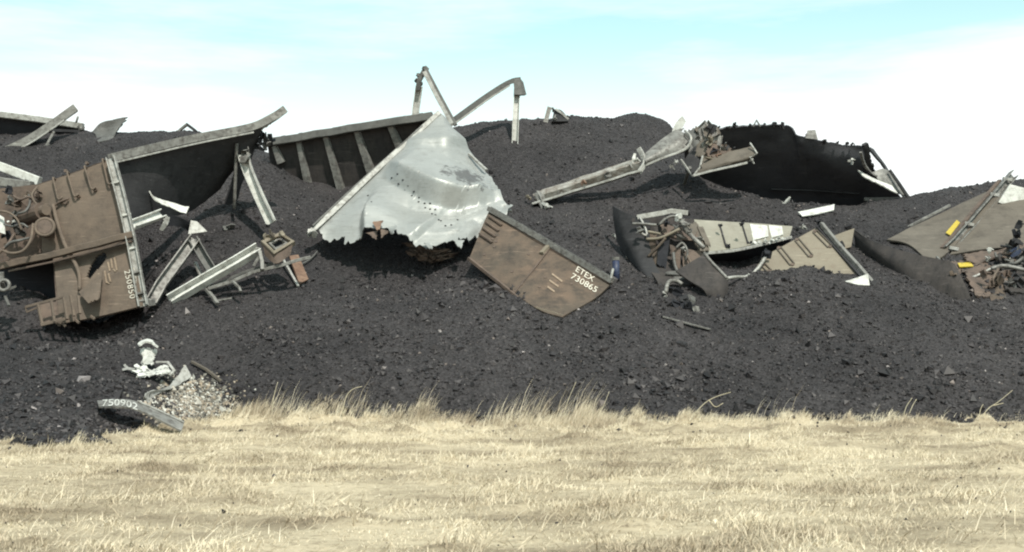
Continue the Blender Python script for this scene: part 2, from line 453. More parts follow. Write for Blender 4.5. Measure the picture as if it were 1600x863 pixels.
def inpoly(x, y, poly):
    c = np.zeros(np.shape(x), bool); n = len(poly); j = n - 1
    for i in range(n):
        xi, yi = poly[i]; xj, yj = poly[j]
        m = ((yi > y) != (yj > y)) & (x < (xj - xi) * (y - yi) / ((yj - yi) or 1e-9) + xi)
        c ^= m; j = i
    return c

class Sheet:
    """bent plate through a net of points, with real thickness, dents and torn edges"""
    def __init__(s, net, thick=0.03, nu=40, nv=30, dent=0.02, dfreq=1.2, seed=0, tear=None, tear_amp=0.05, tear_f=9.0, holes=(), keep=None, ridge=None, front=0.08):
        def node(p):
            if isinstance(p, np.ndarray): return p
            x_, y_, Y_ = p
            return W(x_, y_, Y_ if front is None else min(Y_, CY(x_, y_) - front))
        G = np.array([[node(p) for p in row] for row in net])
        s.G = G
        u = np.linspace(0, 1, nu + 1); v = np.linspace(0, 1, nv + 1)
        U, V = np.meshgrid(u, v)
        tear = tear or ''
        v0 = np.zeros_like(u); v1 = np.ones_like(u); u0 = np.zeros_like(v); u1 = np.ones_like(v)
        def rag(t, sd):
            r_ = np.random.default_rng(seed * 31 + sd); k_ = int(tear_f * 2.2) + 2
            kn = np.sort(np.r_[0, r_.random(k_), 1]); big = np.interp(t, kn, r_.random(k_ + 2) ** 1.5)
            kn = np.sort(np.r_[0, r_.random(k_ * 3), 1]); sm_ = np.interp(t, kn, r_.random(k_ * 3 + 2))
            kn = np.sort(np.r_[0, r_.random(k_ * 5), 1]); sp_ = np.interp(t, kn, r_.random(k_ * 5 + 2) ** 4)
            return (big * 1.3 + sm_ * 0.5 + sp_ * 0.9) * tear_amp
        if 't' in tear: v0 = rag(u, 1)
        if 'b' in tear: v1 = 1 - rag(u, 2)
        if 'l' in tear: u0 = rag(v, 3)
        if 'r' in tear: u1 = 1 - rag(v, 4)
        V = v0[None, :] + V * (v1 - v0)[None, :]
        U = u0[:, None] + U * (u1 - u0)[:, None]
        s.ridge = ridge; s.dent = dent; s.dfreq = dfreq; s.seed = seed
        P, N = s.evaluate(U, V)
        s.P, s.N, s.thick = P, N, thick
        s.px, s.py = proj(P)
        cx = (P[:-1, :-1] + P[1:, 1:]) / 2; qx, qy = proj(cx)
        K = np.ones(qx.shape, bool)
        for h in holes: K &= ~inpoly(qx, qy, h)
        if keep is not None: K &= inpoly(qx, qy, keep)
        s.K = K
    def base(s, U, V):
        sh = U.shape; u, v = U.ravel(), V.ravel()
        R, C = s.G.shape[:2]
        rows = [catmull(s.G[r], u) for r in range(R)]
        A = np.stack(rows)                               # R, n, 3
        if R == 2: out_ = A[0] + (A[1] - A[0]) * v[:, None]
        else:
            E = np.concatenate([[2 * A[0] - A[1]], A, [2 * A[-1] - A[-2]]])
            q = np.clip(v * (R - 1), 0, R - 1 - 1e-9); i = np.floor(q).astype(int); f = (q - i)[:, None]; k = np.arange(len(v))
            p0, p1, p2, p3 = E[i, k], E[i + 1, k], E[i + 2, k], E[i + 3, k]
            out_ = 0.5 * (2 * p1 + (p2 - p0) * f + (2 * p0 - 5 * p1 + 4 * p2 - p3) * f ** 2 + (3 * p1 - p0 - 3 * p2 + p3) * f ** 3)
        return out_.reshape(*sh, 3)
    def evaluate(s, U, V):
        e = 2e-3
        P = s.base(U, V)
        du = s.base(np.clip(U + e, 0, 1), V) - s.base(np.clip(U - e, 0, 1), V)
        dv = s.base(U, np.clip(V + e, 0, 1)) - s.base(U, np.clip(V - e, 0, 1))
        N = np.cross(du, dv); N /= (np.linalg.norm(N, axis=-1, keepdims=True) + 1e-12)
        sgn = np.sign(np.sum(N * (np.array([0, 0, EYE]) - P), axis=-1).mean()) or 1
        N = N * sgn
        d = np.zeros(U.shape)
        if s.dent:
            L_ = np.linalg.norm(s.G[0, -1] - s.G[0, 0]); H_ = np.linalg.norm(s.G[-1, 0] - s.G[0, 0])
            d = fbm(U * L_ * s.dfreq, V * H_ * s.dfreq, s.seed + 50, 4) * s.dent
        if s.ridge is not None: d = d + s.ridge(U, V)
        return P + N * d[..., None], N
    def mesh(s):
        nv, nu = s.P.shape[0] - 1, s.P.shape[1] - 1
        # true normals after dents
        du = np.gradient(s.P, axis=1); dv = np.gradient(s.P, axis=0)
        N = np.cross(du, dv); N /= (np.linalg.norm(N, axis=-1, keepdims=True) + 1e-12)
        N *= np.sign(np.sum(N * s.N, axis=-1, keepdims=True)) + 1e-9
        B = s.P - N * s.thick
        n = (nu + 1) * (nv + 1)
        V = np.concatenate([s.P.reshape(-1, 3), B.reshape(-1, 3)])
        Fc, sm, idx = [], [], lambda i, j: i * (nu + 1) + j
        flip = np.sum(np.cross(du, dv) * s.N) < 0
        extra = []
        for i in range(nv):
            for j in range(nu):
                if not s.K[i, j]: continue
                a, b, c, d = idx(i, j), idx(i, j + 1), idx(i + 1, j + 1), idx(i + 1, j)
                q = [a, b, c, d] if not flip else [d, c, b, a]
                Fc.append(q); Fc.append([x + n for x in q[::-1]]); sm += [True, True]
                for (di, dj, e) in ((-1, 0, (a, b)), (1, 0, (c, d)), (0, -1, (d, a)), (0, 1, (b, c))):
                    ii, jj = i + di, j + dj
                    if ii < 0 or jj < 0 or ii >= nv or jj >= nu or not s.K[ii, jj]:
                        extra.append(e)
        o = len(V); X = []
        for (a, b) in extra:
            X += [V[a], V[b], V[b + n], V[a + n]]
            q = [o, o + 1, o + 2, o + 3]; Fc.append(q if flip else q[::-1]); sm.append(False); o += 4
        if X: V = np.concatenate([V, np.array(X)])
        used = sorted({i for q in Fc for i in q}); mp_ = {k: i for i, k in enumerate(used)}
        return V[used], [[mp_[i] for i in q] for q in Fc], sm
    def near(s, px, py):
        k = np.argmin((s.px - px) ** 2 + (s.py - py) ** 2); return np.unravel_index(k, s.px.shape)
    def on(s, px, py, off=0.0):
        """the point of the plate seen along that sight line, raised off its face"""
        i, j = s.near(px, py); P, N = s.P[i, j], s.N[i, j]
        d = W(px, py, 1.0) - np.array([0, 0, EYE])
        t = np.dot(P - np.array([0, 0, EYE]), N) / (np.dot(d, N) or 1e-6)
        Q = np.array([0, 0, EYE]) + d * t
        if np.linalg.norm(Q - P) > 0.6: Q = P
        return Q + N * off
    def add(s, name, mat, parent):
        v, f, sm = s.mesh(); return part(name, v, f, mat, parent, sm)
    def solo(s, name, label, cat, mat, group=None):
        v, f, sm = s.mesh(); return solo(name, label, cat, v, f, mat, group, sm)

def text_mesh(s):
    c = bpy.data.curves.new('lettering', 'FONT'); c.body = s; c.resolution_u = 3
    o = bpy.data.objects.new('lettering', c); col.objects.link(o)
    me = bpy.data.meshes.new_from_object(o.evaluated_get(bpy.context.evaluated_depsgraph_get()))
    V = np.array([v.co[:] for v in me.vertices]); Fc = [list(p.vertices) for p in me.polygons]
    bpy.data.objects.remove(o); bpy.data.curves.remove(c); bpy.data.meshes.remove(me)
    return V, Fc

def lettering(s, sheet, quad, mat, parent, name='lettering', bold=0.0):
    """write on a plate: quad = pixel corners (top left, top right, bottom right, bottom left) of the word"""
    V, Fc = text_mesh(s)
    x0, y0 = V[:, 0].min(), V[:, 1].min(); x1, y1 = V[:, 0].max(), V[:, 1].max()
    a = (V[:, 0] - x0) / (x1 - x0); b = (V[:, 1] - y0) / (y1 - y0)
    q = [np.array(c, float) for c in quad]
    pts = []
    for i in range(len(V)):
        top = q[0] + (q[1] - q[0]) * a[i]; bot = q[3] + (q[2] - q[3]) * a[i]
        p = bot + (top - bot) * b[i]
        pts.append(sheet.on(p[0], p[1], 0.022))
    pts = np.array(pts)
    return part(name, pts, Fc, mat, parent)

# ------------------------------------------------------------------ coal heap as a height field
def ys(py, toe=28.5, sl=0.55):
    return (sl * toe + 1.7) / (sl - (HZ - py) / F)
ctrl = []
def cp(px, py, Y): ctrl.append(W(px, py, Y))
for px, py in ((-350, 690), (-150, 690), (0, 684), (90, 690), (170, 690), (215, 672), (290, 662), (360, 655), (500, 654), (650, 656), (800, 657), (950, 659), (1100, 660), (1300, 659), (1500, 657), (1700, 656), (1950, 656)):
    Y = F * EYE / (py - HZ)
    p = W(px, py, Y); ctrl.append(p); ctrl.append(np.array([p[0] * (Y - 3) / Y, Y - 3, -1.1])); 
for px in (-350, -100, 0, 100, 180):
    cp(px, 600, 27.2); cp(px, 545, 31.0); cp(px, 528, 33.2); cp(px, 500, 35.4)
for px in (300, 450, 600, 750, 900, 1050, 1200, 1350, 1500, 1650, 1950):
    cp(px, 600, ys(600)); cp(px, 545, ys(545)); 
for px in (260, 330, 420, 520, 620, 720, 1000, 1100, 1250, 1400, 1550, 1700, 1950):
    cp(px, 490, ys(490))
cp(860, 500, ys(500)); cp(800, 500, ys(500))
# middle
cp(20, 452, 34.4); cp(60, 462, 34.1); cp(-120, 455, 34.6)
for px, py, Y in [(250, 420, 35.0), (300, 350, 37.3), (340, 440, 35.0), (400, 330, 38.2), (430, 400, 36.3), (430, 262, 41.0), (470, 310, 39.8), (440, 266, 41.9), (482, 290, 41.7), (536, 312, 41.5), (588, 292, 41.5),
                  (540, 330, 39.5), (520, 392, 37.8), (580, 400, 37.7), (640, 408, 37.5), (560, 440, 36.4), (640, 442, 36.4), (700, 440, 35.8), (720, 360, 39.0), (620, 345, 40.0),
                  (800, 330, 39.8), (860, 370, 37.6), (900, 330, 39.4), (960, 390, 36.8), (980, 430, 35.2), (760, 250, 43.2), (850, 260, 43.0), (950, 240, 43.2),
                  (1040, 300, 40.2), (1060, 272, 41.2), (1000, 290, 41.0), (1120, 293, 41.0), (1180, 312, 40.3), (1250, 330, 39.8), (1330, 327, 40.4), (1420, 313, 41.6), (1500, 293, 42.5),
                  (1150, 335, 39.2), (1080, 430, 35.4), (1165, 416, 37.5), (1130, 408, 37.7), (1200, 408, 37.6), (1180, 438, 35.0), (1140, 440, 35.2), (1130, 455, 34.5), (1230, 424, 35.4), (1300, 436, 35.0), (1360, 448, 34.6), (1380, 400, 36.8),
                  (1310, 350, 39.0), (1400, 375, 38.2), (1440, 345, 39.8), (1430, 445, 34.7), (1530, 478, 33.6), (1600, 480, 33.4), (1600, 340, 39.5), (1600, 290, 42),
                  (1800, 330, 40.0), (1800, 290, 43), (60, 272, 41.0), (130, 235, 42.5), (20, 330, 38.5), (140, 330, 38.6), (-150, 330, 38.6), (-150, 250, 42)]:
    cp(px, py, Y)
# crests and the slopes behind them
for px, py, Y in [(720, 197, 45.5), (800, 191, 46), (880, 186, 46.5), (960, 185, 47), (1040, 190, 47), (130, 207, 44.5), (200, 206, 44.8), (280, 209, 44.8), (330, 214, 44.8),
                  (400, 232, 44.5), (-100, 210, 45), (1530, 290, 43.2), (1600, 278, 43.6), (1800, 280, 44), (560, 265, 45), (650, 232, 46)]:
    cp(px, py, Y)
    c = ctrl[-1]; ctrl.append(np.array([c[0], Y + 4.5, c[2] - 1.6])); ctrl.append(np.array([c[0], Y + 12, c[2] - 6.5]))
for px, py, Y in [(1180, 330, 43.5), (1280, 335, 43.5), (1380, 322, 44.0), (1120, 320, 44.5)]:
    cp(px, py, Y)
for X in (9.5, 12, 15): ctrl.append(np.array([X, 49.0, 5.0])); ctrl.append(np.array([X, 56.0, 1.0]))
for X in range(-24, 27, 6): ctrl.append(np.array([X, 64.0, -1.5]))
ctrl = np.array(ctrl)

def tps_fit(P, Z, lam):
    d = np.linalg.norm(P[:, None] - P[None], axis=-1)
    Kk = np.where(d > 0, d * d * np.log(d + 1e-12), 0) + lam * np.eye(len(P))
    Q = np.c_[np.ones(len(P)), P]
    A = np.block([[Kk, Q], [Q.T, np.zeros((3, 3))]])
    return np.linalg.solve(A, np.r_[Z, 0, 0, 0])
TP = ctrl[:, :2]
TW = tps_fit(TP, ctrl[:, 2], 0.05)
def tps(X, Y):
    X = np.asarray(X, float); Y = np.asarray(Y, float); sh = X.shape; x = X.ravel(); y = Y.ravel()
    out_ = np.empty(len(x))
    for a in range(0, len(x), 20000):
        d = np.hypot(x[a:a + 20000, None] - TP[None, :, 0], y[a:a + 20000, None] - TP[None, :, 1])
        Kk = np.where(d > 0, d * d * np.log(d + 1e-12), 0)
        out_[a:a + 20000] = Kk @ TW[:-3] + TW[-3] + TW[-2] * x[a:a + 20000] + TW[-1] * y[a:a + 20000]
    return out_.reshape(sh)
GX = np.arange(-21, 21.01, 0.12); GY = np.arange(18.5, 62.01, 0.12)
gx, gy = np.meshgrid(GX, GY)
HZF = tps(gx, gy)
HZF = HZF + fbm(gx * 0.35, gy * 0.35, 3, 3) * 0.10 + fbm(gx * 1.3, gy * 0.5, 9, 4) * 0.12 + np.abs(fbm(gx * 2.6, gy * 0.9, 19, 3)) * 0.07 + fbm(gx * 5, gy * 5, 21, 2) * 0.03
HZF = np.maximum(HZF, -1.5)
def coal_h(x, y):
    fx = (np.asarray(x, float) - GX[0]) / 0.12; fy = (np.asarray(y, float) - GY[0]) / 0.12
    fx = np.clip(fx, 0, len(GX) - 1.001); fy = np.clip(fy, 0, len(GY) - 1.001)
    i = fx.astype(int); j = fy.astype(int); a = fx - i; b = fy - j
    return (HZF[j, i] * (1 - a) + HZF[j, i + 1] * a) * (1 - b) + (HZF[j + 1, i] * (1 - a) + HZF[j + 1, i + 1] * a) * b
_Y = np.arange(19, 60, 0.02)
def C(px, py, off=0.0):
    """where that sight line meets the coal; off lifts the point above it"""
    x = (px - 800) / F * _Y; z = EYE + (HZ - py) / F * _Y
    k = np.argmax(coal_h(x, _Y) >= z)
    Y = _Y[k] if k > 0 else 46.0
    p = W(px, py, Y); p[2] += off
    return p
def CY(px, py): return C(px, py)[1]

n_y, n_x = gx.shape
ii = np.arange(n_y * n_x).reshape(n_y, n_x)
me = fast_mesh('coal_heap', np.c_[gx.ravel(), gy.ravel(), HZF.ravel()], np.c_[ii[:-1, :-1].ravel(), ii[:-1, 1:].ravel(), ii[1:, 1:].ravel(), ii[1:, :-1].ravel()], None, True)
coal = link('coal_heap', me, 'coal'); coal['kind'] = 'structure'

# ------------------------------------------------------------------ ground
def tussock(x, y):
    x = np.asarray(x, float); y = np.asarray(y, float)
    wx = x + 0.35 * fbm(x * 1.1, y * 1.1, 93, 2); wy = y + 0.35 * fbm(x * 1.1, y * 1.1, 97, 2)
    return np.clip(vnoise(wx * 1.9, wy * 1.5, 91) * 0.7 + vnoise(wx * 4.1, wy * 3.6, 95) * 0.45, 0, 1)
def ground_h(x, y):
    x = np.asarray(x, float); y = np.asarray(y, float)
    near_heap = 0.6 + 0.9 * np.clip((y - 21) / 6, 0, 1)
    return fbm(x * 0.22, y * 0.45, 5, 3) * 0.10 + fbm(x * 1.3, y * 2.2, 15, 2) * 0.03 - 0.06 + tussock(x, y) * 0.15 * near_heap
xs = np.unique(np.r_[-2500, -1200, -600, -300, -150, -80, -45, np.arange(-18, 18.01, 0.13), -22, -26, 22, 26, 45, 80, 150, 300, 600, 1200, 2500])
yy = np.unique(np.r_[-600, -250, -100, -40, -15, -4, np.arange(2, 8, 0.4), np.arange(8, 31, 0.13), 32, 40, 60, 100, 200, 400, 800, 1600, 3000])
a, b = np.meshgrid(xs, yy)
fade = np.clip(1 - (np.maximum(np.abs(a) - 24, 0) / 10), 0, 1) * np.clip(1 - np.maximum(b - 30, 0) / 6, 0, 1) * np.clip((b + 4) / 5, 0, 1)
zz = ground_h(a, b) * fade
ii = np.arange(a.size).reshape(a.shape)
me = fast_mesh('ground', np.c_[a.ravel(), b.ravel(), zz.ravel()], np.c_[ii[:-1, :-1].ravel(), ii[:-1, 1:].ravel(), ii[1:, 1:].ravel(), ii[1:, :-1].ravel()], None, True)
g_ = link('ground', me, 'ground'); g_['kind'] = 'structure'

# ------------------------------------------------------------------ scattered coal lumps and stones
OCT = np.array([[1, 0, 0], [-1, 0, 0], [0, 1, 0], [0, -1, 0], [0, 0, 1], [0, 0, -1]], float)
OCF = np.array([[0, 2, 4], [2, 1, 4], [1, 3, 4], [3, 0, 4], [2, 0, 5], [1, 2, 5], [3, 1, 5], [0, 3, 5]])
def lumps(pos, rad, seed):
    r = np.random.default_rng(seed); n = len(pos)
    ax = r.normal(size=(n, 3, 3)); Q, _ = np.linalg.qr(ax)
    V = OCT[None] * (0.65 + 0.7 * r.random((n, 6, 1))) * (0.7 + 0.6 * r.random((n, 1, 3)))
    V = V + r.normal(0, 0.16, V.shape)
    V = np.einsum('nij,nkj->nki', Q, V) * rad[:, None, None] + pos[:, None]
    Fc = (OCF[None] + (np.arange(n) * 6)[:, None, None]).reshape(-1, 3)
    tone = np.repeat(r.random(n), 8)
    return V.reshape(-1, 3), Fc, tone
n = 160000
yl = 21 + 26.5 * rng.random(n) ** 1.25
xl = (rng.random(n) * 2 - 1) * (0.5 * yl)
zl = coal_h(xl, yl)
ok = zl > ground_h(xl, yl) - 0.03
xl, yl, zl = xl[ok], yl[ok], zl[ok]
rl = np.clip(np.exp(rng.normal(math.log(0.0185), 0.62, len(xl))), 0.009, 0.15)
patchy = fbm(xl * 0.5, yl * 0.5, 71, 3); rl = rl * (1 + 0.5 * patchy) * np.interp(yl, [34, 44], [1.0, 0.6])
v, f, t = lumps(np.c_[xl, yl, zl + rl * 0.15], rl, 4)
lo = link('coal_lumps', fast_mesh('coal_lumps', v, f, t), 'coal_lump')
lo['kind'] = 'stuff'; lo['label'] = 'loose black coal lumps covering the spilled heap'; lo['category'] = 'coal'
# crumbs rolled out on the grass
n = 700
xl = (rng.random(n) * 2 - 1) * 14; yl = 28.3 - np.abs(rng.normal(0, 1.6, n)); yl = np.where(xl < -8.2, yl - 5.2, yl)
yl[:350] = rng.uniform(9, 27, 350); xl[:350] = (rng.random(350) * 2 - 1) * yl[:350] * 0.5
rl = np.clip(np.exp(rng.normal(math.log(0.02), 0.4, n)), 0.01, 0.06)
rl[:350] *= 0.55
v, f, t = lumps(np.c_[xl, yl, ground_h(xl, yl) + rl * 0.6], rl, 6)
lo = link('coal_crumbs', fast_mesh('coal_crumbs', v, f, t * 0.9), 'coal_lump')
lo['kind'] = 'stuff'; lo['label'] = 'stray coal crumbs lying in the grass'; lo['category'] = 'coal'
# ballast patch turned up by the wreck
pp = []
for k in range(2600):
    q = C(300 + random.gauss(0, 30), 632 + random.gauss(0, 17)); pp.append(q)
pp = np.array(pp); rl = np.clip(np.exp(rng.normal(math.log(0.036), 0.35, len(pp))), 0.015, 0.09)
v, f, t = lumps(pp + np.array([0, 0, 0.02]), rl, 8)
lo = link('ballast_stones', fast_mesh('ballast_stones', v, f, t), 'stone')
lo['kind'] = 'stuff'; lo['label'] = 'patch of grey and brown ballast stones at the foot of the coal'; lo['category'] = 'stones'

# ------------------------------------------------------------------ dry grass
def blades(px_, py_, L_, lean, az, wid, seed):
    n = len(px_); z0 = np.maximum(ground_h(px_, py_), coal_h(px_, py_) - 0.02) - 0.01
    base = np.c_[px_, py_, z0]
    d = np.c_[np.cos(az), np.sin(az), np.zeros(n)]
    s = np.random.default_rng(seed).random(n) * math.pi
    side = np.c_[np.cos(s), np.sin(s), np.zeros(n)] * wid[:, None]
    mid = base + d * (L_ * np.sin(lean) * 0.42)[:, None] + np.array([0, 0, 1]) * (L_ * np.cos(lean) * 0.58)[:, None]
    tip = base + d * (L_ * np.sin(lean))[:, None] + np.array([0, 0, 1]) * (L_ * np.cos(lean))[:, None]
    V = np.stack([base - side, base + side, mid + side * 0.7, mid - side * 0.7, tip], 1).reshape(-1, 3)
    k = np.arange(n) * 5
    Fc = np.concatenate([np.c_[k, k + 1, k + 2], np.c_[k, k + 2, k + 3], np.c_[k + 3, k + 2, k + 4]])
    return V, Fc
def toe_y(x):
    """where the heap's foot meets the grass"""
    ysamp = np.arange(20, 31, 0.1); out_ = np.empty(len(x))
    for a_ in range(0, len(x), 4000):
        xx = x[a_:a_ + 4000, None] + 0 * ysamp; d = coal_h(xx, ysamp[None] + 0 * xx) > ground_h(xx, ysamp[None] + 0 * xx)
        k = np.argmax(d, 1); out_[a_:a_ + 4000] = np.where(d.any(1), ysamp[k], 30)
    return out_
VV, FF, TT, o = [], [], [], 0
def add_blades(x, y, L_, lean, az, wid, seed, tone):
    global o
    v, f = blades(x, y, L_, lean, az, wid, seed); VV.append(v); FF.append(f + o); o += len(v); TT.append(np.tile(tone, 3))
# matted turf in clumps
nc = 13500
cy = 6.5 + 23 * rng.random(nc) ** 0.8; cx = (rng.random(nc) * 2 - 1) * (0.47 * cy + 1.5)
vig = np.clip(0.55 + 0.9 * fbm(cx * 0.7, cy * 1.1, 31, 4) + 1.1 * tussock(cx, cy), 0.2, 1.9)
per = 17
bx_ = np.repeat(cx, per) + rng.normal(0, 0.11, nc * per); by_ = np.repeat(cy, per) + rng.normal(0, 0.11, nc * per)
vg = np.repeat(vig, per); ct = np.repeat(rng.random(nc), per)
k = coal_h(bx_, by_) < ground_h(bx_, by_) + 0.04
L_ = (0.05 + 0.085 * rng.random(nc * per)) * vg
add_blades(bx_[k], by_[k], L_[k], (0.35 + 0.95 * rng.random(nc * per))[k], (rng.normal(0.2, 1.7, nc * per))[k], (0.0035 + 0.0035 * rng.random(nc * per))[k], 1, np.clip(0.25 + 0.4 * ct + 0.35 * rng.random(nc * per), 0, 1)[k])
# dense fringe before the heap
n = 42000
x = (rng.random(n) * 2 - 1) * 15; ty = toe_y(x); y = ty + 0.25 - np.abs(rng.normal(0, 0.75, n))
vig = np.clip(0.45 + 0.8 * fbm(x * 0.7, y * 0.2, 41, 3) + 0.8 * tussock(x, y), 0.15, 1.7)
vig *= np.where(x < -8.0, 0.35, 1.0) * np.interp(x, [2.5, 5], [1.0, 0.55]) * np.interp(x, [-7.5, -6], [.6, 1])
L_ = (0.13 + 0.30 * rng.random(n) ** 1.3) * vig
add_blades(x, y, L_, 0.25 + 0.6 * rng.random(n), rng.normal(0.1, 0.6, n), 0.004 + 0.004 * rng.random(n), 2, np.clip(0.35 + 0.6 * rng.random(n), 0, 1))
# long stems lying tangled over the turf
n = 16000
y = 8 + 20 * rng.random(n) ** 0.8; x = (rng.random(n) * 2 - 1) * (0.47 * y + 1.5); k = coal_h(x, y) < ground_h(x, y) + 0.03
x, y = x[k], y[k]; n = len(x); tuft = np.clip(0.6 + 1.6 * fbm(x * 0.8, y * 1.0, 33, 3), 0.2, 1.6)
add_blades(x, y, (0.14 + 0.22 * rng.random(n)) * tuft, 0.75 + 0.65 * rng.random(n), rng.normal(0.15, 1.3, n), 0.003 + 0.003 * rng.random(n), 5, np.clip(rng.random(n) ** 1.2, 0, 1))
# taller wisps
n = 1500
x = rng.uniform(-6.8, 2.9, n); x[:220] = rng.uniform(-7, 14, 220); ty = toe_y(x); y = ty + 0.3 - np.abs(rng.normal(0, 0.4, n))
clus = np.clip(0.5 + 1.2 * fbm(x * 1.3, x * 0, 61, 3), 0.2, 1.4)
L_ = (0.3 + 0.65 * rng.random(n) ** 2.2) * clus
add_blades(x, y, L_, 0.3 + 0.4 * rng.random(n), rng.normal(0.0, 0.35, n), 0.004 + 0.003 * rng.random(n), 3, np.clip(0.5 + 0.5 * rng.random(n), 0, 1))
me = fast_mesh('dry_grass', np.concatenate(VV), np.concatenate(FF), np.concatenate([np.asarray(t) for t in TT]))
# the tone list was tiled per group to follow the face order
gr = link('dry_grass', me, 'grass'); gr['kind'] = 'stuff'
gr['label'] = 'pale dry winter grass with taller wisps along the foot of the coal'; gr['category'] = 'grass'

#WRECKS

def px2m(p, Y): return p * Y / F
def base_of(px, py):
    return C(px, py)

def bolt_row(sheet, pts, r, mat, parent, name='bolt', h=0.02):
    for (x, y) in pts:
        i, j = sheet.near(x, y); n_ = sheet.N[i, j]; p = sheet.on(x, y, 0.0)
        v, f = sweep(np.array([p - n_ * 0.01, p + n_ * h]), p_round(r, 6), (0.3, 0.1, 1))
        part(name, v, f, mat, parent)

def chunk(name, px, py, r, mat, parent=None, sq=(1, 1, 1), seed=0, Y=None, label=None, cat=None, group=None):
    """small bent-up lump of scrap: a beaten box with a folded lip"""
    rr = np.random.default_rng(seed)
    c = C(px, py) if Y is None else W(px, py, Y)
    R_ = np.linalg.qr(rr.normal(size=(3, 3)))[0]
    ax = [R_[:, k] * r * sq[k] for k in range(3)]
    L_ = []
    for k in range(3):
        a_ = ax[k % 3] * rr.uniform(0.8, 1.35); b_ = ax[(k + 1) % 3] * rr.uniform(0.55, 1.0); t_ = ax[(k + 2) % 3]; t_ = t_ / np.linalg.norm(t_) * max(0.012, r * 0.10)
        o_ = c + np.array([0, 0, r * 0.25]) + rr.normal(0, r * 0.35, 3)
        bend = rr.uniform(-0.5, 0.5) * r * t_ / np.linalg.norm(t_)
        e_ = rr.uniform(0.35, 1.0, 3)
        top = [o_ - a_ - b_ * e_[0], o_ - b_ + bend, o_ + a_ - b_ * e_[1], o_ + a_ + b_ * e_[2], o_ + b_ + bend, o_ - a_ + b_ * e_[0]]
        V_ = [p_ + t_ for p_ in top] + [p_ - t_ for p_ in top]
        F_ = [[0, 1, 4, 5], [1, 2, 3, 4], [11, 10, 7, 6], [10, 9, 8, 7]] + [[i_, i_ + 6, (i_ + 1) % 6 + 6, (i_ + 1) % 6] for i_ in range(6)]
        L_.append((np.array(V_), F_))
    v, f = merge(L_)
    if parent is not None: return part(name, v, f, mat, parent)
    return solo(name, label, cat, v, f, mat, group)

# ================================================================== 1  brown hopper car on its nose, left
car = thing('hopper_car', 'rusty brown hopper car tipped on its end with white corner post and open dark interior', 'freight car', W(150, 500, 33.0))
up_wall = Sheet([[(58, 290, 34.3), (115, 270, 34.1), (174, 248, 33.9)],
                 [(64, 345, 34.0), (125, 328, 33.8), (190, 308, 33.6)],
                 [(66, 402, 33.8), (132, 386, 33.6), (206, 367, 33.3)]], 0.05, 46, 40, 0.035, 0.7, 3)
ew = up_wall.add('end_wall', 'brown', car)
low_wall = Sheet([[(84, 403, 33.75), (140, 388, 33.6), (206, 369, 33.3)],
                  [(88, 450, 33.3), (146, 437, 33.2), (214, 422, 32.95)],
                  [(92, 506, 33.0), (152, 495, 32.9), (224, 478, 32.7)]], 0.05, 60, 50, 0.03, 0.8, 5,
                 holes=[[(136, 432), (140, 418), (150, 402), (163, 393), (167, 402), (160, 414), (150, 424), (140, 436)]])
lw = low_wall.add('lower_end_wall', 'brown', car)
# torn flap hanging out of the gash
Sheet([[(122, 456, 32.98), (160, 424, 32.98)], [(140, 476, 32.55), (154, 470, 32.5)]], 0.03, 14, 12, 0.03, 2.0, 6, tear='b', tear_amp=0.1).add('torn_flap', 'brown', lw)
# ledge channel between the two walls
bar('ledge', [(0, 417, 33.55), (70, 402, 33.45), (208, 367, 33.1)], p_box(0.2, 0.17), 'brown', car, dense=0.5, wob=0.012, seed=2)
bar('ledge_lip', [(14, 424, 33.45), (84, 409, 33.4), (206, 377, 33.05)], p_box(0.08, 0.05), 'brown_dark', car)
# dark bay left of the lower wall: back plate, roof and side
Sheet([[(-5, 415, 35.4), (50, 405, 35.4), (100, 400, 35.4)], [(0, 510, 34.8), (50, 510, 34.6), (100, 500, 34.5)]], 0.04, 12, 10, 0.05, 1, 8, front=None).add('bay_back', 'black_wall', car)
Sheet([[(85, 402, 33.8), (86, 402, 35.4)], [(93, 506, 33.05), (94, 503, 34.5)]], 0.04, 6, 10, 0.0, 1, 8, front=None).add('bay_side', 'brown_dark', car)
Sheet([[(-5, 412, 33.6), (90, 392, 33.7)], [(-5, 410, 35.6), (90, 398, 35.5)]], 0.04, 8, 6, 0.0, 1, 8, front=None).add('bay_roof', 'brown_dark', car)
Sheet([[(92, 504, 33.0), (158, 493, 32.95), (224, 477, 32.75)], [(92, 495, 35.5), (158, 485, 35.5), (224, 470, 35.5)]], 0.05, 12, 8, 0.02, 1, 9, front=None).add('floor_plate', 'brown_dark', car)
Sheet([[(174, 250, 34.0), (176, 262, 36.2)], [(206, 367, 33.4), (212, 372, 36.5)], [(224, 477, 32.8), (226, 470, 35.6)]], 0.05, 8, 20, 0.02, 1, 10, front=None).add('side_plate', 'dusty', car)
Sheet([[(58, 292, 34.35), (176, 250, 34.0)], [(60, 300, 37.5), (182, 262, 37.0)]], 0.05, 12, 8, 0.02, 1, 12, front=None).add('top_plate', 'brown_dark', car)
# grab hooks on the upper wall
for (x0, y0, x1, y1) in ((87, 281, 95, 314), (109, 272, 120, 309), (136, 263, 147, 298), (164, 252, 173, 290)):
    a_ = up_wall.on(x0, y0, 0.02); b_ = up_wall.on(x0, y0, 0.13); c_ = up_wall.on(x1, y1, 0.12); d_ = up_wall.on(x1 + 6, y1 - 4, 0.1)
    tube('grab_bar', [a_, b_, (b_ * 0.5 + c_ * 0.5), c_, d_], 0.028, 'brown', ew, 14, 6)
bolt_row(up_wall, [(97, 315), (104, 318), (124, 308), (150, 298), (104, 268), (137, 256)], 0.05, 'brown_dark', ew, 'bracket', 0.07)
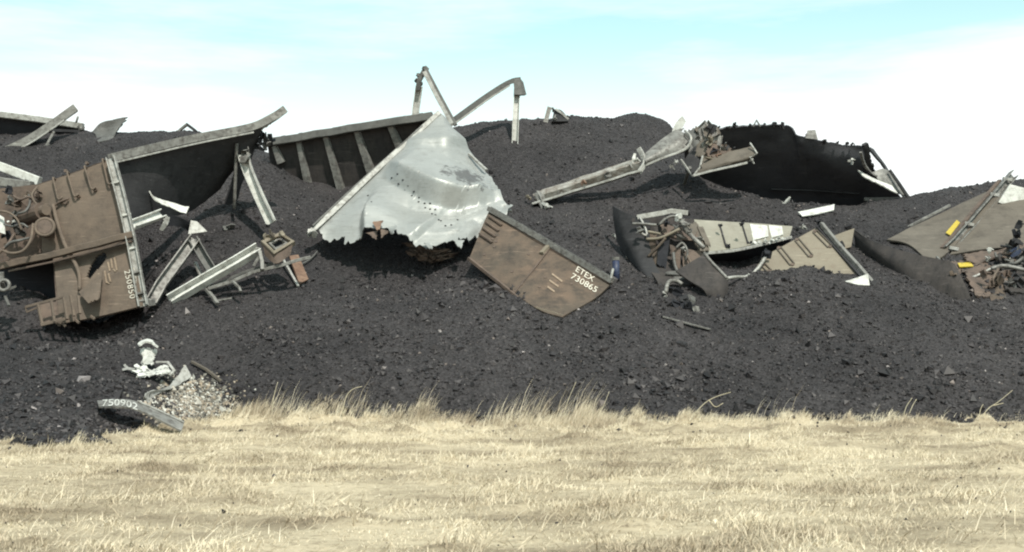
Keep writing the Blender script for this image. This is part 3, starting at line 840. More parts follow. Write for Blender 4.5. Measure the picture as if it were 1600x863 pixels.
# lettering on the lower wall
for k, ch in enumerate('250850'):
    y0 = 423.5 + k * 7.6; x0 = 194.5 + k * 1.55
    lettering(ch, low_wall, [(x0 + 9.5, y0 - 2.2), (x0 + 10.8, y0 + 3.6), (x0 + 1.6, y0 + 6.2), (x0 + 0.2, y0 + 0.4)], 'letter', lw)
for k, ch in enumerate('ETEX'):
    y0 = 420 + k * 6.6; x0 = 205.2 + k * 1.2
    lettering(ch, low_wall, [(x0 + 5, y0 - 1.4), (x0 + 5.8, y0 + 2.8), (x0 + 0.9, y0 + 4.2), (x0, y0)], 'letter', lw)
for k, (x0, y0, x1, y1) in enumerate([(178, 403, 182, 423), (173, 405, 175, 420), (168, 410, 171, 424), (176, 421, 180, 425), (163, 424, 166, 443), (169, 428, 172, 441), (154, 428, 157, 453), (166, 441, 170, 444)]):
    q = [low_wall.on(x0, y0, 0.024), low_wall.on(x0 + 2.6, y0 - 0.5, 0.024), low_wall.on(x1 + 2.6, y1 - 0.5, 0.024), low_wall.on(x1, y1, 0.024)]
    part('faded_stroke', q, [[0, 1, 2, 3]], 'letter_faint', lw)
# step ladder at the foot
lad = bar('step_frame', [(40, 480, 32.7), (100, 464, 32.75)], p_box(0.07, 0.07), 'brown', car)
bar('step_rail', [(64, 508, 32.5), (108, 497, 32.6)], p_box(0.07, 0.08), 'brown', car)
for (x0, y0, x1, y1) in ((59, 476, 66, 507), (80, 470, 85, 503), (99, 464, 105, 499), (110, 462, 116, 494), (122, 462, 125, 490)):
    bar('step_upright', [(x0, y0, 32.68), (x1, y1, 32.52)], p_box(0.065, 0.06), 'brown', car)
bar('step_tail', [(40, 480, 32.7), (42, 488, 32.68), (58, 481, 32.7)], p_box(0.05, 0.05), 'brown', car)
Sheet([[(62, 476, 33.3), (100, 468, 33.3)], [(68, 506, 33.0), (106, 497, 33.0)]], 0.03, 8, 8, 0.04, 2, 14).add('rusted_tread', 'brown_dark', car)
for x_, y_ in ((88, 504), (97, 505), (118, 500), (142, 494)):
    bar('hanger_stub', [(x_, y_, 32.7), (x_ + 6, y_ + 5, 32.65)], p_box(0.06, 0.06), 'brown', car)
# air pipe down the wall
tube('air_pipe', [up_wall.on(86, 322, 0.1), up_wall.on(94, 350, 0.14), up_wall.on(108, 385, 0.22), low_wall.on(118, 408, 0.16), low_wall.on(127, 430, 0.12), low_wall.on(127, 456, 0.08)], 0.055, 'brown', car, 26, 7)
tube('hose', [up_wall.on(84, 326, 0.08), up_wall.on(96, 318, 0.1), up_wall.on(110, 312, 0.08)], 0.03, 'brown_dark', car, 10, 6)
# brake gear: drum, wheel and bent rods
def ring(name, px, py, Y, R_, r, mat, parent, tilt=(0, -1, 0.2), n_=22):
    c = W(px, py, Y); t = np.array(tilt, float); t /= np.linalg.norm(t)
    s = np.cross(t, [0, 0, 1]); s /= np.linalg.norm(s); q = np.cross(s, t)
    V, Fc = [], []
    for i in range(n_):
        a_ = 2 * math.pi * i / n_; d = s * math.cos(a_) + q * math.sin(a_)
        for j in range(6):
            b_ = 2 * math.pi * j / 6; V.append(c + d * (R_ + r * math.cos(b_)) + t * r * math.sin(b_))
    for i in range(n_):
        for j in range(6):
            Fc.append([i * 6 + j, i * 6 + (j + 1) % 6, ((i + 1) % n_) * 6 + (j + 1) % 6, ((i + 1) % n_) * 6 + j])
    return part(name, V, Fc, mat, parent, [True] * len(Fc)), c, s, q, t
rg, c_, s_, q_, t_ = ring('brake_wheel', 70, 355, 33.4, 0.24, 0.05, 'brown', car, (0.15, -1, 0.25))
v, f = sweep(np.array([c_ - t_ * 0.35, c_ + t_ * 0.04]), p_round(0.2, 14), (0.2, 0.3, 1)); part('brake_hub', v, f, 'brown_dark', car)
v, f = sweep(np.array([W(38, 340, 34.2), W(66, 330, 33.7)]), p_round(0.24, 14), (0.2, 0.3, 1)); part('brake_cylinder', v, f, 'brown_dark', car)
v, f = sweep(np.array([W(66, 330, 33.7), W(72, 328, 33.6)]), p_round(0.15, 14), (0.2, 0.3, 1)); part('cylinder_cap', v, f, 'brown', car)
hose_pts = [[(52, 350, 33.5), (48, 375, 33.2), (36, 392, 33.1), (18, 396, 33.1), (0, 390, 33.3)],
            [(46, 372, 33.4), (30, 376, 33.2), (16, 380, 33.2), (3, 392, 33.3)],
            [(22, 366, 33.6), (12, 382, 33.3), (-4, 398, 33.2)],
            [(-5, 330, 33.8), (12, 332, 33.6), (26, 342, 33.5), (34, 360, 33.5)],
            [(44, 300, 34.1), (47, 316, 33.8), (40, 330, 33.6), (28, 334, 33.6)],
            [(20, 306, 34.2), (32, 312, 33.8), (44, 308, 33.8), (58, 314, 33.9)],
            [(58, 292, 34.2), (50, 305, 33.9), (56, 318, 33.8), (66, 322, 33.8)],
            [(4, 350, 33.9), (20, 354, 33.6), (34, 350, 33.5), (44, 356, 33.5)]]
for k, hp in enumerate(hose_pts):
    tube('brake_rod' if k % 2 else 'hose', hp, 0.04 if k < 3 else 0.032, ['brown', 'grey_dark', 'brown_dark'][k % 3], car, 18, 6)
for k, (x_, y_, s__, m_) in enumerate([(30, 322, 0.16, 'brown_dark'), (16, 318, 0.15, 'grey_dark'), (52, 312, 0.12, 'brown_dark'), (28, 350, 0.14, 'black_wall'), (22, 338, 0.12, 'grey_dark'), (42, 306, 0.10, 'brown'), (12, 300, 0.13, 'black_wall'), (8, 372, 0.15, 'black_wall'), (30, 364, 0.16, 'rubber'), (60, 305, 0.1, 'brown_dark')]):
    chunk('bracket', x_, y_, s__, m_, car, (1.2, 0.7, 0.8), k + 30, Y=34.0)
chunk('release_plate', 18, 348, 0.085, 'bright', car, (1.6, 0.3, 0.7), 77, Y=33.55)
Sheet([[(-10, 330, 34.0), (6, 340, 33.9)], [(-10, 360, 33.8), (8, 366, 33.7)]], 0.03, 6, 6, 0.02, 1, 90).add('white_plate', 'bright', car)
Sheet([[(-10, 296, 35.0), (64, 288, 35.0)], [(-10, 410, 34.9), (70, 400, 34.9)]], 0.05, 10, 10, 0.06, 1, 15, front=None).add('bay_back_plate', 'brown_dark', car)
# white corner post and top rail
cpv = bar('corner_post', [(173, 246, 33.75), (192, 318, 33.35), (206, 380, 33.05), (217, 440, 32.8), (224, 478, 32.65)], p_chan(0.24, 0.16), 'white', car, up=(0, -1, 0), n=14)
bar('post_lip', [(183, 262, 33.65), (212, 378, 33.0), (228, 470, 32.7)], p_box(0.05, 0.08), 'grey', car, up=(0, -1, 0))
for x_, y_ in ((182, 285), (196, 336), (207, 388), (214, 425), (220, 458)):
    bar('post_clip', [(x_ - 7, y_ + 2, 33.0 + (400 - y_) * 0.0048), (x_ + 8, y_ - 2, 33.0 + (400 - y_) * 0.0048)], p_box(0.05, 0.10), 'bright' if y_ < 400 else 'grey', cpv, up=(0, -1, 0))
rail = bar('top_rail', [(172, 247, 33.8), (230, 233, 34.6), (300, 217, 35.6), (370, 204, 36.5), (402, 196, 36.8), (428, 183, 36.9), (445, 171, 37.0)], p_chan(0.24, 0.22), 'grey', car, n=26)
bar('rail_lip', [(180, 254, 33.8), (300, 226, 35.5), (396, 207, 36.6)], p_box(0.06, 0.05), 'white', car, n=12)
Sheet([[(404, 198, 36.9), (422, 188, 36.95), (440, 177, 37.0)], [(403, 208, 36.9), (416, 202, 36.95), (426, 192, 37.0)]], 0.02, 10, 5, 0.01, 2, 16, tear='b', tear_amp=0.25).add('torn_gusset', 'white', rail)
# inner side wall, black with coal dust, curling in to the right
sw = Sheet([[(180, 252, 34.0), (240, 238, 34.8), (300, 222, 35.6), (360, 210, 36.4), (404, 202, 36.8)],
            [(192, 300, 34.2), (248, 288, 35.2), (300, 275, 36.2), (345, 264, 36.9), (376, 252, 37.3)],
            [(206, 348, 34.4), (250, 342, 35.6), (290, 334, 36.7), (318, 318, 37.2), (345, 296, 37.6)]], 0.04, 50, 36, 0.07, 0.7, 21)
sw.add('side_wall', 'dusty', car)
Sheet([[(376, 212, 36.75), (395, 206, 36.8), (412, 200, 36.9)], [(368, 262, 37.0), (385, 250, 37.2), (396, 240, 37.6)], [(352, 320, 37.3), (360, 320, 37.8), (372, 310, 38.4)]], 0.04, 14, 20, 0.04, 1.4, 22, tear='r', tear_amp=0.08).add('curled_plate', 'dusty', car)
for k, (x_, y_) in enumerate([(408, 214), (414, 226), (400, 230), (420, 220)]):
    chunk('rail_bracket', x_, y_, 0.15, ['black_wall', 'grey_dark', 'dusty'][k % 3], car, (1.0, 0.8, 0.6), 50 + k, Y=37.2)
# side posts hanging from the rail
tube('thin_rod', [(370, 224, 36.7), (368, 270, 36.9), (366, 326, 37.1)], 0.055, 'grey', car, 8, 6)
sp = bar('side_post', [(379, 240, 36.8), (388, 268, 36.7), (404, 305, 36.6), (424, 348, 36.5)], p_chan(0.30, 0.15), 'bright', car, up=(0, -1, 0), n=10)
bar('post_edge', [(388, 238, 36.75), (392, 262, 36.65), (409, 304, 36.5), (429, 346, 36.42)], p_box(0.05, 0.06), 'white', sp, up=(0, -1, 0))
chunk('post_bracket', 383, 252, 0.16, 'grey', car, (0.8, 0.8, 1.0), 61, Y=36.7)
chunk('post_bracket', 381, 238, 0.12, 'grey_dark', car, (0.8, 0.6, 1.2), 62, Y=36.75)
# torn white strip and lip at the mouth
Sheet([[(230, 294, 35.0), (240, 306, 35.0), (262, 313, 35.2), (296, 322, 35.4)], [(231, 296, 34.95), (244, 314, 34.9), (266, 325, 35.1), (290, 336, 35.2)]], 0.03, 18, 5, 0.04, 2, 23, tear='tb', tear_amp=0.15).add('torn_strip', 'bright', car)
bar('mouth_lip', [(206, 352, 33.3), (228, 344, 34.0), (254, 334, 34.6)], p_chan(0.25, 0.16), 'bright', car, up=(0, -1, 0))
chunk('lip_end', 254, 346, 0.16, 'white', car, (1, .6, .8), 63, Y=34.5)
Sheet([[(255, 335, 34.7), (282, 340, 35.2), (304, 352, 35.6)], [(262, 356, 34.9), (284, 358, 35.4), (296, 366, 35.7)]], 0.03, 12, 8, 0.06, 1.2, 24, tear='b', tear_amp=0.15).add('mouth_plate', 'black_wall', car)
Sheet([[(298, 344, 35.5), (308, 346, 35.5)], [(294, 366, 35.3), (324, 362, 35.4)]], 0.03, 8, 8, 0.02, 2, 25).add('mouth_tip', 'white', car)

# ================================================================== 2  ribbed gondola with torn silver end
gon = thing('gondola_car', 'dark gondola car with ribbed side wall and torn silver end sheet', 'freight car', C(600, 420))
rw = Sheet([[(418, 226, 41.9), (545, 205, 41.6), (676, 182, 41.2)],
            [(428, 290, 42.3), (555, 275, 42.1), (676, 250, 41.9)],
            [(440, 360, 42.8), (560, 345, 42.6), (680, 330, 42.4)]], 0.05, 50, 30, 0.05, 0.6, 31, front=None)
rib_wall = rw.add('side_wall', 'dusty_mid', gon)
tch = bar('top_chord', [(416, 224, 41.75), (545, 202, 41.45), (676, 181, 41.05)], p_box(0.22, 0.26), 'grey_dark', gon, dense=0.5, wob=0.008, seed=4)
for k in range(9):
    t_ = k / 8.0; bar('chord_clip', [(440 + 215 * t_, 214.5 - 35 * t_, 41.7 - .6 * t_), (446 + 215 * t_, 213.5 - 35 * t_, 41.7 - .6 * t_)], p_box(0.12, 0.07), 'dusty', tch)
for (x0, y0, x1, y1, w0, w1) in ((429, 228, 440, 254, 8, 9), (466, 216, 482, 288, 8, 15), (508, 209, 536, 306, 9, 14), (556, 200, 584, 280, 10, 16), (608, 191, 632, 245, 10, 14)):
    P0, P1 = rw.on(x0, y0, 0.02), rw.on(x1, y1, 0.02); nn = rw.N[rw.near(x0, y0)]
    v, f = sweep(resample(np.array([P0, P1]), 0.3), p_hat(px2m(w0 + 3, 41.8), 0.16), -nn if False else nn, 0.0, (0.8, 1.25)); part('rib', v, f, 'grey', gon)
# silver end sheet
def tent(d, a_, b_): return np.where(d < 0, np.clip(1 + d / a_, 0, 1), np.clip(1 - d / b_, 0, 1))
def silver_ridge(U, V):
    d1 = V - (0.36 + 0.30 * U); d2 = V - (0.60 + 0.12 * U)
    ends = np.clip(U * 4, 0, 1) * np.clip((1.05 - U) * 5, 0, 1)
    fold = tent(d1, 0.26, 0.075) * 0.50 * ends
    sag = -0.22 * tent(d2, 0.14, 0.16) * np.clip((U - 0.15) * 3, 0, 1) * np.clip((0.95 - U) * 4, 0, 1)
    d3 = U - (0.20 + 0.35 * (V - 0.65)); pleat = tent(d3, 0.045, 0.22) * 0.40 * np.clip((V - 0.55) * 5, 0, 1)
    d4 = U - (0.62 - 0.5 * (V - 0.7)); pleat2 = tent(d4, 0.10, 0.04) * 0.16 * np.clip((V - 0.62) * 6, 0, 1)
    d5 = V - (0.22 - 0.10 * U); top = tent(d5, 0.10, 0.05) * 0.12
    q = np.abs(vnoise(U * 7 + 3, V * 9, 77)) + 0.6 * np.abs(vnoise(U * 15 + 3, V * 17, 78))
    crump = 0.15 * q * np.clip((U - 0.60) * 4, 0, 1) * np.clip((V - 0.25) * 3, 0, 1)
    hem = -0.22 * np.clip((V - 0.86) / 0.14, 0, 1) * vnoise(U * 13, V * 3, 79)
    return fold + sag + pleat + pleat2 + top + crump + hem
sil = Sheet([[(684, 176, 41.0), (687, 177, 41.0), (690, 178, 41.0), (694, 181, 41.0), (699, 187, 41.05), (704, 195, 41.1)],
             [(630, 230, 40.0), (652, 233, 39.7), (675, 236, 39.5), (698, 239, 39.4), (722, 243, 39.8), (744, 249, 40.2)],
             [(574, 282, 38.9), (608, 286, 38.4), (648, 290, 38.1), (690, 294, 38.0), (730, 292, 38.6), (769, 286, 39.2)],
             [(525, 330, 37.8), (568, 334, 37.3), (620, 335, 37.0), (672, 344, 36.8), (730, 340, 37.4), (787, 316, 38.3)],
             [(484, 369, 37.0), (540, 383, 36.6), (604, 378, 36.3), (662, 400, 35.9), (738, 388, 36.5), (806, 335, 37.9)]], 0.025, 140, 110, 0.022, 0.9, 33, tear='b', tear_amp=0.052, tear_f=10, ridge=silver_ridge)
silver = sil.add('torn_end_sheet', 'silver', gon)
# a smear of coal ground into the sheet, with a ragged outline of its own
ms_ = M['silver'].copy(); ms_.name = 'aluminium_with_coal_smear'; n_ = ms_.node_tree.nodes; l_ = ms_.node_tree.links.new
b_ = n_['Principled BSDF']; src_ = b_.inputs['Base Color'].links[0].from_socket
vd_ = n_.new('ShaderNodeVectorMath'); vd_.operation = 'DISTANCE'; vd_.inputs[1].default_value = [float(z) for z in sil.on(728, 276) - org(gon)]
tx_ = n_.new('ShaderNodeTexCoord'); nn_ = n_.new('ShaderNodeTexNoise'); nn_.inputs['Scale'].default_value = 3.2; nn_.inputs['Detail'].default_value = 8; nn_.inputs['Roughness'].default_value = 0.7
ad_ = n_.new('ShaderNodeMath'); ad_.operation = 'MULTIPLY_ADD'; ad_.inputs[1].default_value = 3.0; mr_ = n_.new('ShaderNodeMapRange')
mr_.inputs['From Min'].default_value = 1.92; mr_.inputs['From Max'].default_value = 2.15; mr_.inputs['To Min'].default_value = 0.85; mr_.inputs['To Max'].default_value = 0.0
mc_ = n_.new('ShaderNodeMixRGB'); mc_.inputs['Color2'].default_value = (0.075, 0.07, 0.068, 1)
l_(tx_.outputs['Object'], vd_.inputs[0]); l_(tx_.outputs['Object'], nn_.inputs['Vector'])
l_(nn_.outputs['Fac'], ad_.inputs[0]); l_(vd_.outputs['Value'], ad_.inputs[2]); l_(ad_.outputs[0], mr_.inputs['Value'])
l_(mr_.outputs[0], mc_.inputs['Fac']); l_(src_, mc_.inputs['Color1']); l_(mc_.outputs[0], b_.inputs['Base Color'])
silver.data.materials[0] = ms_
bar('end_rail', [(482, 366, 36.95), (525, 327, 37.75), (574, 280, 38.85), (630, 228, 39.95), (686, 177, 41.0)], p_box(0.16, 0.14), 'white', gon, up=(0, -1, 0), n=16)
bar('end_rail_edge', [(488, 354, 37.0), (565, 282, 38.75), (680, 180, 40.9)], p_box(0.05, 0.10), 'grey_dark', gon, up=(0, -1, 0), n=8)
chunk('rail_foot', 487, 366, 0.13, 'white', gon, (1, .7, .7), 64, Y=36.9)
bar('edge_strip', [(733, 241, 40.0), (760, 266, 39.4)], p_box(0.10, 0.07), 'white', gon)
bar('edge_strip', [(764, 292, 39.1), (780, 310, 38.5), (797, 331, 37.9)], p_box(0.14, 0.07), 'white', gon)
holes_ = [(621 + 8.5 * k, 272 + 9.2 * k) for k in range(9)] + [(612 + 10.5 * k, 278 + 9.4 * k) for k in range(9)]
bolt_row(sil, holes_ + [(672, 318), (680, 328), (580, 316), (705, 352), (715, 344), (575, 306)], 0.034, 'dusty', silver, 'rivet', 0.012)
Sheet([[(606, 366, 36.75), (640, 378, 36.5), (680, 388, 36.4), (728, 380, 36.8)], [(612, 396, 37.0), (648, 408, 36.8), (682, 412, 36.7), (720, 404, 36.9)]], 0.03, 40, 14, 0.10, 1.5, 37, tear='blr', tear_amp=0.26, tear_f=9, front=None).add('rusted_skirt', 'brown_dark', gon)
# rusty curls on the torn hem
for k, (x_, y_, m_) in enumerate([(590, 354, 'rust'), (602, 366, 'brown_dark'), (582, 368, 'brown_dark'), (613, 360, 'silver'), (668, 386, 'silver'), (716, 382, 'silver')]):
    rr = np.random.default_rng(300 + k); Y0 = sil.P[sil.near(x_, y_)][1] - 0.05
    s1 = rr.uniform(6, 13); dx = rr.uniform(-8, 8)
    Sheet([[(x_ - s1, y_ - 7 + rr.uniform(-3, 3), Y0), (x_ + s1, y_ - 7 + rr.uniform(-3, 3), Y0)],
           [(x_ + dx - 2, y_ + rr.uniform(3, 9), Y0 - rr.uniform(0.1, 0.5)), (x_ + dx + 2, y_ + rr.uniform(3, 9), Y0 - rr.uniform(0.1, 0.5))]], 0.02, 8, 8, 0.03, 3, 40 + k, tear='lrb', tear_amp=0.12).add('torn_shard', m_, silver)

# ================================================================== 3  rusty side panel with road number
pan = thing('side_panel', 'curved rusty brown side panel with white road number half buried in coal', 'car panel', C(860, 492))
rp_ = Sheet([[(765, 328, 37.2), (830, 366, 36.2), (895, 404, 35.2), (957, 441, 34.3)],
             [(748, 366, 36.3), (808, 404, 35.3), (868, 440, 34.4), (930, 466, 33.8)],
             [(733, 405, 35.7), (790, 448, 34.5), (842, 484, 33.4), (878, 496, 33.1)]], 0.05, 70, 50, 0.03, 0.8, 51)
rpo = rp_.add('panel', 'brown_panel', pan)
bar('top_rail', [(764, 326, 37.1), (830, 364, 36.1), (895, 402, 35.1), (957, 439, 34.2)], p_chan(0.16, 0.14), 'grey', pan, n=14)
bar('rail_painted_shadow', [(772, 338, 37.0), (895, 409, 35.05), (950, 441, 34.25)], p_box(0.06, 0.05), 'brown_dark', pan, n=10)  # dark strip under the top rail, standing in for its cast shadow
bar('seam', [rp_.on(861, 386, 0.02), rp_.on(832, 424, 0.02), rp_.on(801, 462, 0.02)], p_box(0.05, 0.035), 'brown_dark', pan)
bar('seam_cap', [rp_.on(860, 383, 0.05), rp_.on(846, 398, 0.04)], p_box(0.14, 0.09), 'tan', pan)
lettering('ETEX', rp_, [(903, 417), (930, 434), (926, 441.5), (899, 424.5)], 'letter', pan)
lettering('730865', rp_, [(895.5, 427.5), (935, 450.5), (930.5, 458.5), (891, 435.5)], 'letter', pan)
for (x0, y0, x1, y1) in ((862, 430, 878, 442), (858, 440, 872, 450), (855, 450, 866, 458)):
    q = [rp_.on(x0, y0, 0.02), rp_.on(x0 + 1, y0 - 2.5, 0.02), rp_.on(x1 + 1, y1 - 2.5, 0.02), rp_.on(x1, y1, 0.02)]
    part('faded_stroke', q, [[0, 1, 2, 3]], 'letter_faint', pan)
bar('bottom_sill', [(732, 404, 35.6), (790, 450, 34.4), (820, 474, 33.8)], p_box(0.09, 0.09), 'brown_dark', pan)
bar('loose_strip', [(838, 481, 33.3), (880, 493, 33.0)], p_box(0.06, 0.04), 'tan', pan)
for k in range(4):
    bar('corrugation', [(752 - k * 5 + 12, 338 + k * 9, 36.85 - k * .2), (784 - k * 5, 352 + k * 9, 36.5 - k * .2)], p_box(0.07, 0.05), 'brown_dark', pan)
rr = np.random.default_rng(5)
bolt_row(rp_, [(770, 374), (775, 378), (772, 386), (757, 398), (852, 434), (843, 449), (893, 444), (815, 445), (800, 425), (826, 398)], 0.045, 'brown_dark', pan, 'dent_bolt', 0.015)
bar('corner_hook', [(954, 438, 34.2), (956, 428, 34.2), (958, 420, 34.25)], p_box(0.06, 0.05), 'white', pan)
# ================================================================== 4  bent bars against the sky
bb = thing('bent_post', 'tall bent white post folded into an upside-down V above the ribbed wall', 'metal post', W(652, 200, 43.4))
bar('post', [(646, 212, 43.4), (650, 170, 43.3), (655, 135, 43.2)], p_chan(0.24, 0.16), 'bright', bb, up=(0, -1, 0))
bar('knee', [(653, 142, 43.15), (655, 126, 43.1), (662, 110, 43.05), (668, 106, 43.0)], p_box(0.17, 0.15), 'grey_dark', bb, up=(0, -1, 0), wob=0.02)
for k, (x_, y_) in enumerate([(654, 118), (657, 130), (652, 126), (664, 108)]): chunk('bolt_lug', x_, y_, 0.08, 'grey_dark', bb, (1, .7, .8), 80 + k, Y=43.1)
bar('arm', [(664, 106, 43.0), (686, 148, 42.8), (712, 196, 42.6)], p_box(0.13, 0.13), 'grey_dark', bb, up=(0, -1, 0))
bar('arm_face', [(663, 112, 42.93), (682, 150, 42.75), (706, 194, 42.55)], p_box(0.14, 0.05), 'white', bb, up=(0, -1, 0))
bh = thing('bent_bracket', 'bent grey arm with hooked end and a hanging white post on the coal ridge', 'metal post', C(804, 226))
bar('arm', [(690, 202, 42.9), (720, 180, 43.3), (760, 151, 43.8), (795, 129, 44.2), (812, 125, 44.4)], p_chan(0.2, 0.17), 'grey_dark', bh, n=16)
bar('arm_face', [(696, 203, 42.8), (725, 183, 43.2), (762, 156, 43.7), (796, 134, 44.1)], p_box(0.10, 0.05), 'white', bh, n=12)
Sheet([[(802, 124, 44.2), (812, 122, 44.2), (818, 128, 44.3)], [(804, 148, 44.1), (815, 148, 44.1), (823, 148, 44.3)]], 0.12, 8, 8, 0.03, 2, 55).add('hook_plate', 'grey_dark', bh)
pe = C(804, 228)
bar('post', [(808, 140, 44.3), W(806, 185, (44.3 + pe[1]) / 2), pe + np.array([0, 0.2, -0.3])], p_chan(0.23, 0.16), 'bright', bh, up=(0, -1, 0))

# ================================================================== 5  small scrap on the ridge
rd = thing('ridge_scrap', 'small dark box with white struts on the crest of the coal ridge', 'debris', C(868, 190))
Yr = CY(868, 190) - 0.1
bar('strut', [(852, 192, Yr), (856, 178, Yr), (859, 167, Yr)], p_chan(0.16, 0.1), 'white', rd, up=(0, -1, 0))
Sheet([[(866, 172, Yr), (876, 172, Yr), (888, 186, Yr)], [(862, 190, Yr - .2), (876, 190, Yr - .2), (888, 190, Yr - .2)]], 0.3, 8, 6, 0.05, 2, 57).add('box', 'dusty', rd)
bar('strut', [(868, 171, Yr - .1), (877, 177, Yr - .1), (888, 187, Yr - .1)], p_box(0.10, 0.08), 'white', rd)
chunk('lug', 867, 187, 0.10, 'white', rd, (1, .7, .7), 66, Y=Yr - .2)
chunk('lug', 866, 172, 0.10, 'grey_dark', rd, (1, .7, .7), 67, Y=Yr)

# ================================================================== 6  long beam and crumpled frame
bm = thing('steel_beam', 'long rust-streaked grey steel beam propped on the coal slope', 'metal beam', C(860, 318))
bl = CY(838, 318)
bar('web', [(836, 311, bl - 0.15), (915, 284, 40.25), (1000, 256, 40.0)], p_box(0.34, 0.30), 'beam', bm, up=(0.1, -0.6, 1), dense=0.3, wob=0.012, seed=6)
bar('lower_flange', [(832, 319, bl - 0.3), (915, 294, 40.0), (1003, 266, 39.75)], p_box(0.30, 0.07), 'white', bm, dense=0.4, wob=0.012, seed=7)
bar('upper_flange', [(862, 297, bl - 0.1), (920, 277, 40.15), (996, 251, 39.95)], p_box(0.16, 0.06), 'white', bm, dense=0.4, wob=0.012, seed=8)
for k, (x_, y_) in enumerate([(872, 300), (884, 297), (896, 290), (912, 285), (922, 280), (938, 278), (948, 273), (960, 270), (974, 262), (986, 258)][::3]):
    chunk('stiffener', x_, y_ + 3, 0.12, ['grey', 'rust', 'grey_dark', 'white'][k % 4], bm, (1, .6, .6), 90 + k, Y=39.85 if x_ > 900 else bl - .3)
chunk('torn_tip', 842, 312, 0.2, 'grey', bm, (1.6, .5, .5), 101, Y=bl - 0.25)
chunk('torn_tip', 828, 310, 0.09, 'tan', bm, (1.8, .5, .5), 102, Y=bl - 0.2)
chunk('white_tab', 856, 324, 0.14, 'bright', bm, (1.4, .5, .6), 103, Y=bl - 0.6)
bar('end_plate', [(998, 232, 40.0), (1005, 246, 39.9), (1006, 258, 39.8), (998, 270, 39.7)], p_box(0.08, 0.16), 'white', bm, n=10)
chunk('end_lug', 991, 252, 0.14, 'bright', bm, (1, .7, .7), 104, Y=39.9)

cf = thing('crumpled_frame', 'crumpled silver and grey car frame twisted over the end of the long beam', 'car frame', C(1060, 275))
tw = Sheet([[(1006, 242, 40.0), (1028, 222, 40.2), (1052, 206, 40.4), (1070, 200, 40.6)],
            [(1008, 252, 39.7), (1032, 236, 39.8), (1056, 222, 39.9), (1074, 214, 40.2)],
            [(1010, 260, 39.9), (1035, 248, 39.8), (1060, 240, 39.8), (1080, 232, 40.0)]], 0.03, 26, 14, 0.08, 1.2, 61, tear='r', tear_amp=.08)
tw.add('twisted_strip', 'grey', cf)
bar('strip_edge', [(1006, 260, 39.8), (1036, 247, 39.65), (1060, 238, 39.7), (1074, 230, 39.8), (1080, 216, 39.9), (1070, 204, 40.2)], p_box(0.07, 0.07), 'white', cf, n=20)
Sheet([[(1050, 205, 41.0), (1056, 192, 41.0), (1066, 181, 41.0)], [(1054, 207, 41.0), (1066, 200, 41.0), (1072, 190, 41.0)]], 0.03, 8, 6, 0.02, 2, 62).add('white_shard', 'bright', cf)
Sheet([[(1066, 200, 40.4), (1085, 196, 40.4), (1108, 192, 40.5)], [(1072, 228, 40.2), (1092, 226, 40.0), (1112, 222, 40.2)], [(1078, 262, 40.0), (1092, 262, 39.9), (1104, 262, 40.0)]], 0.04, 16, 16, 0.14, 1.2, 63, tear='tb', tear_amp=.08).add('buckled_plate', 'grey_dark', cf)
Sheet([[(1068, 252, 39.8), (1082, 232, 39.9), (1094, 226, 39.9)], [(1080, 272, 39.6), (1094, 262, 39.7), (1098, 240, 39.9)]], 0.03, 10, 8, 0.08, 1.5, 64).add('buckled_plate', 'dusty', cf)
bx = Sheet([[(1094, 242, 39.8), (1130, 238, 39.6), (1176, 226, 39.5)], [(1090, 258, 39.4), (1132, 252, 39.2), (1182, 240, 39.2)], [(1082, 276, 39.3), (1126, 262, 39.2), (1170, 252, 39.3)]], 0.06, 24, 14, 0.09, 1.4, 65, tear='lb', tear_amp=.08)
bxo = bx.add('crushed_box', 'tan_dull', cf)
bar('box_rim', [(1080, 276, 39.2), (1128, 262, 39.05), (1168, 254, 39.1)], p_box(0.07, 0.07), 'white', cf, dense=.3, wob=0.03, seed=3)
bar('box_rim', [(1172, 224, 39.4), (1183, 240, 39.1), (1172, 246, 39.1), (1178, 256, 39.2)], p_box(0.05, 0.05), 'white', cf)
bar('box_rim', [(1064, 250, 39.7), (1074, 264, 39.4), (1082, 276, 39.2), (1094, 262, 39.4), (1098, 244, 39.6)], p_box(0.06, 0.06), 'white', cf)
for (a_, b_) in (((1094, 200, 40.0), (1104, 190, 40.0)), ((1104, 190, 40.0), (1118, 206, 39.9)), ((1100, 225, 39.9), (1126, 212, 39.7)), ((1118, 206, 39.9), (1108, 232, 39.8)), ((1126, 212, 39.7), (1122, 236, 39.6)), ((1100, 222, 39.8), (1104, 240, 39.7)), ((1094, 200, 40), (1100, 226, 39.9))):
    bar('brace', [a_, b_], p_ang(0.13, 0.11), 'grey', cf, up=(0, -1, 0.3))
for k, (x_, y_, m_) in enumerate([(1110, 206, 'dusty'), (1112, 222, 'tan'), (1116, 240, 'black_wall'), (1130, 234, 'grey_dark'), (1142, 236, 'dusty'), (1108, 250, 'tan'), (1124, 246, 'rust'), (1056, 254, 'white'), (1052, 262, 'grey'), (1160, 252, 'grey'), (1172, 250, 'white'), (1090, 216, 'grey_dark'), (1148, 258, 'grey')]):
    chunk('scrap_lump', x_, y_, 0.15 if k < 7 else 0.09, m_, cf, (1.2, .6, .8), 110 + k, Y=39.6)
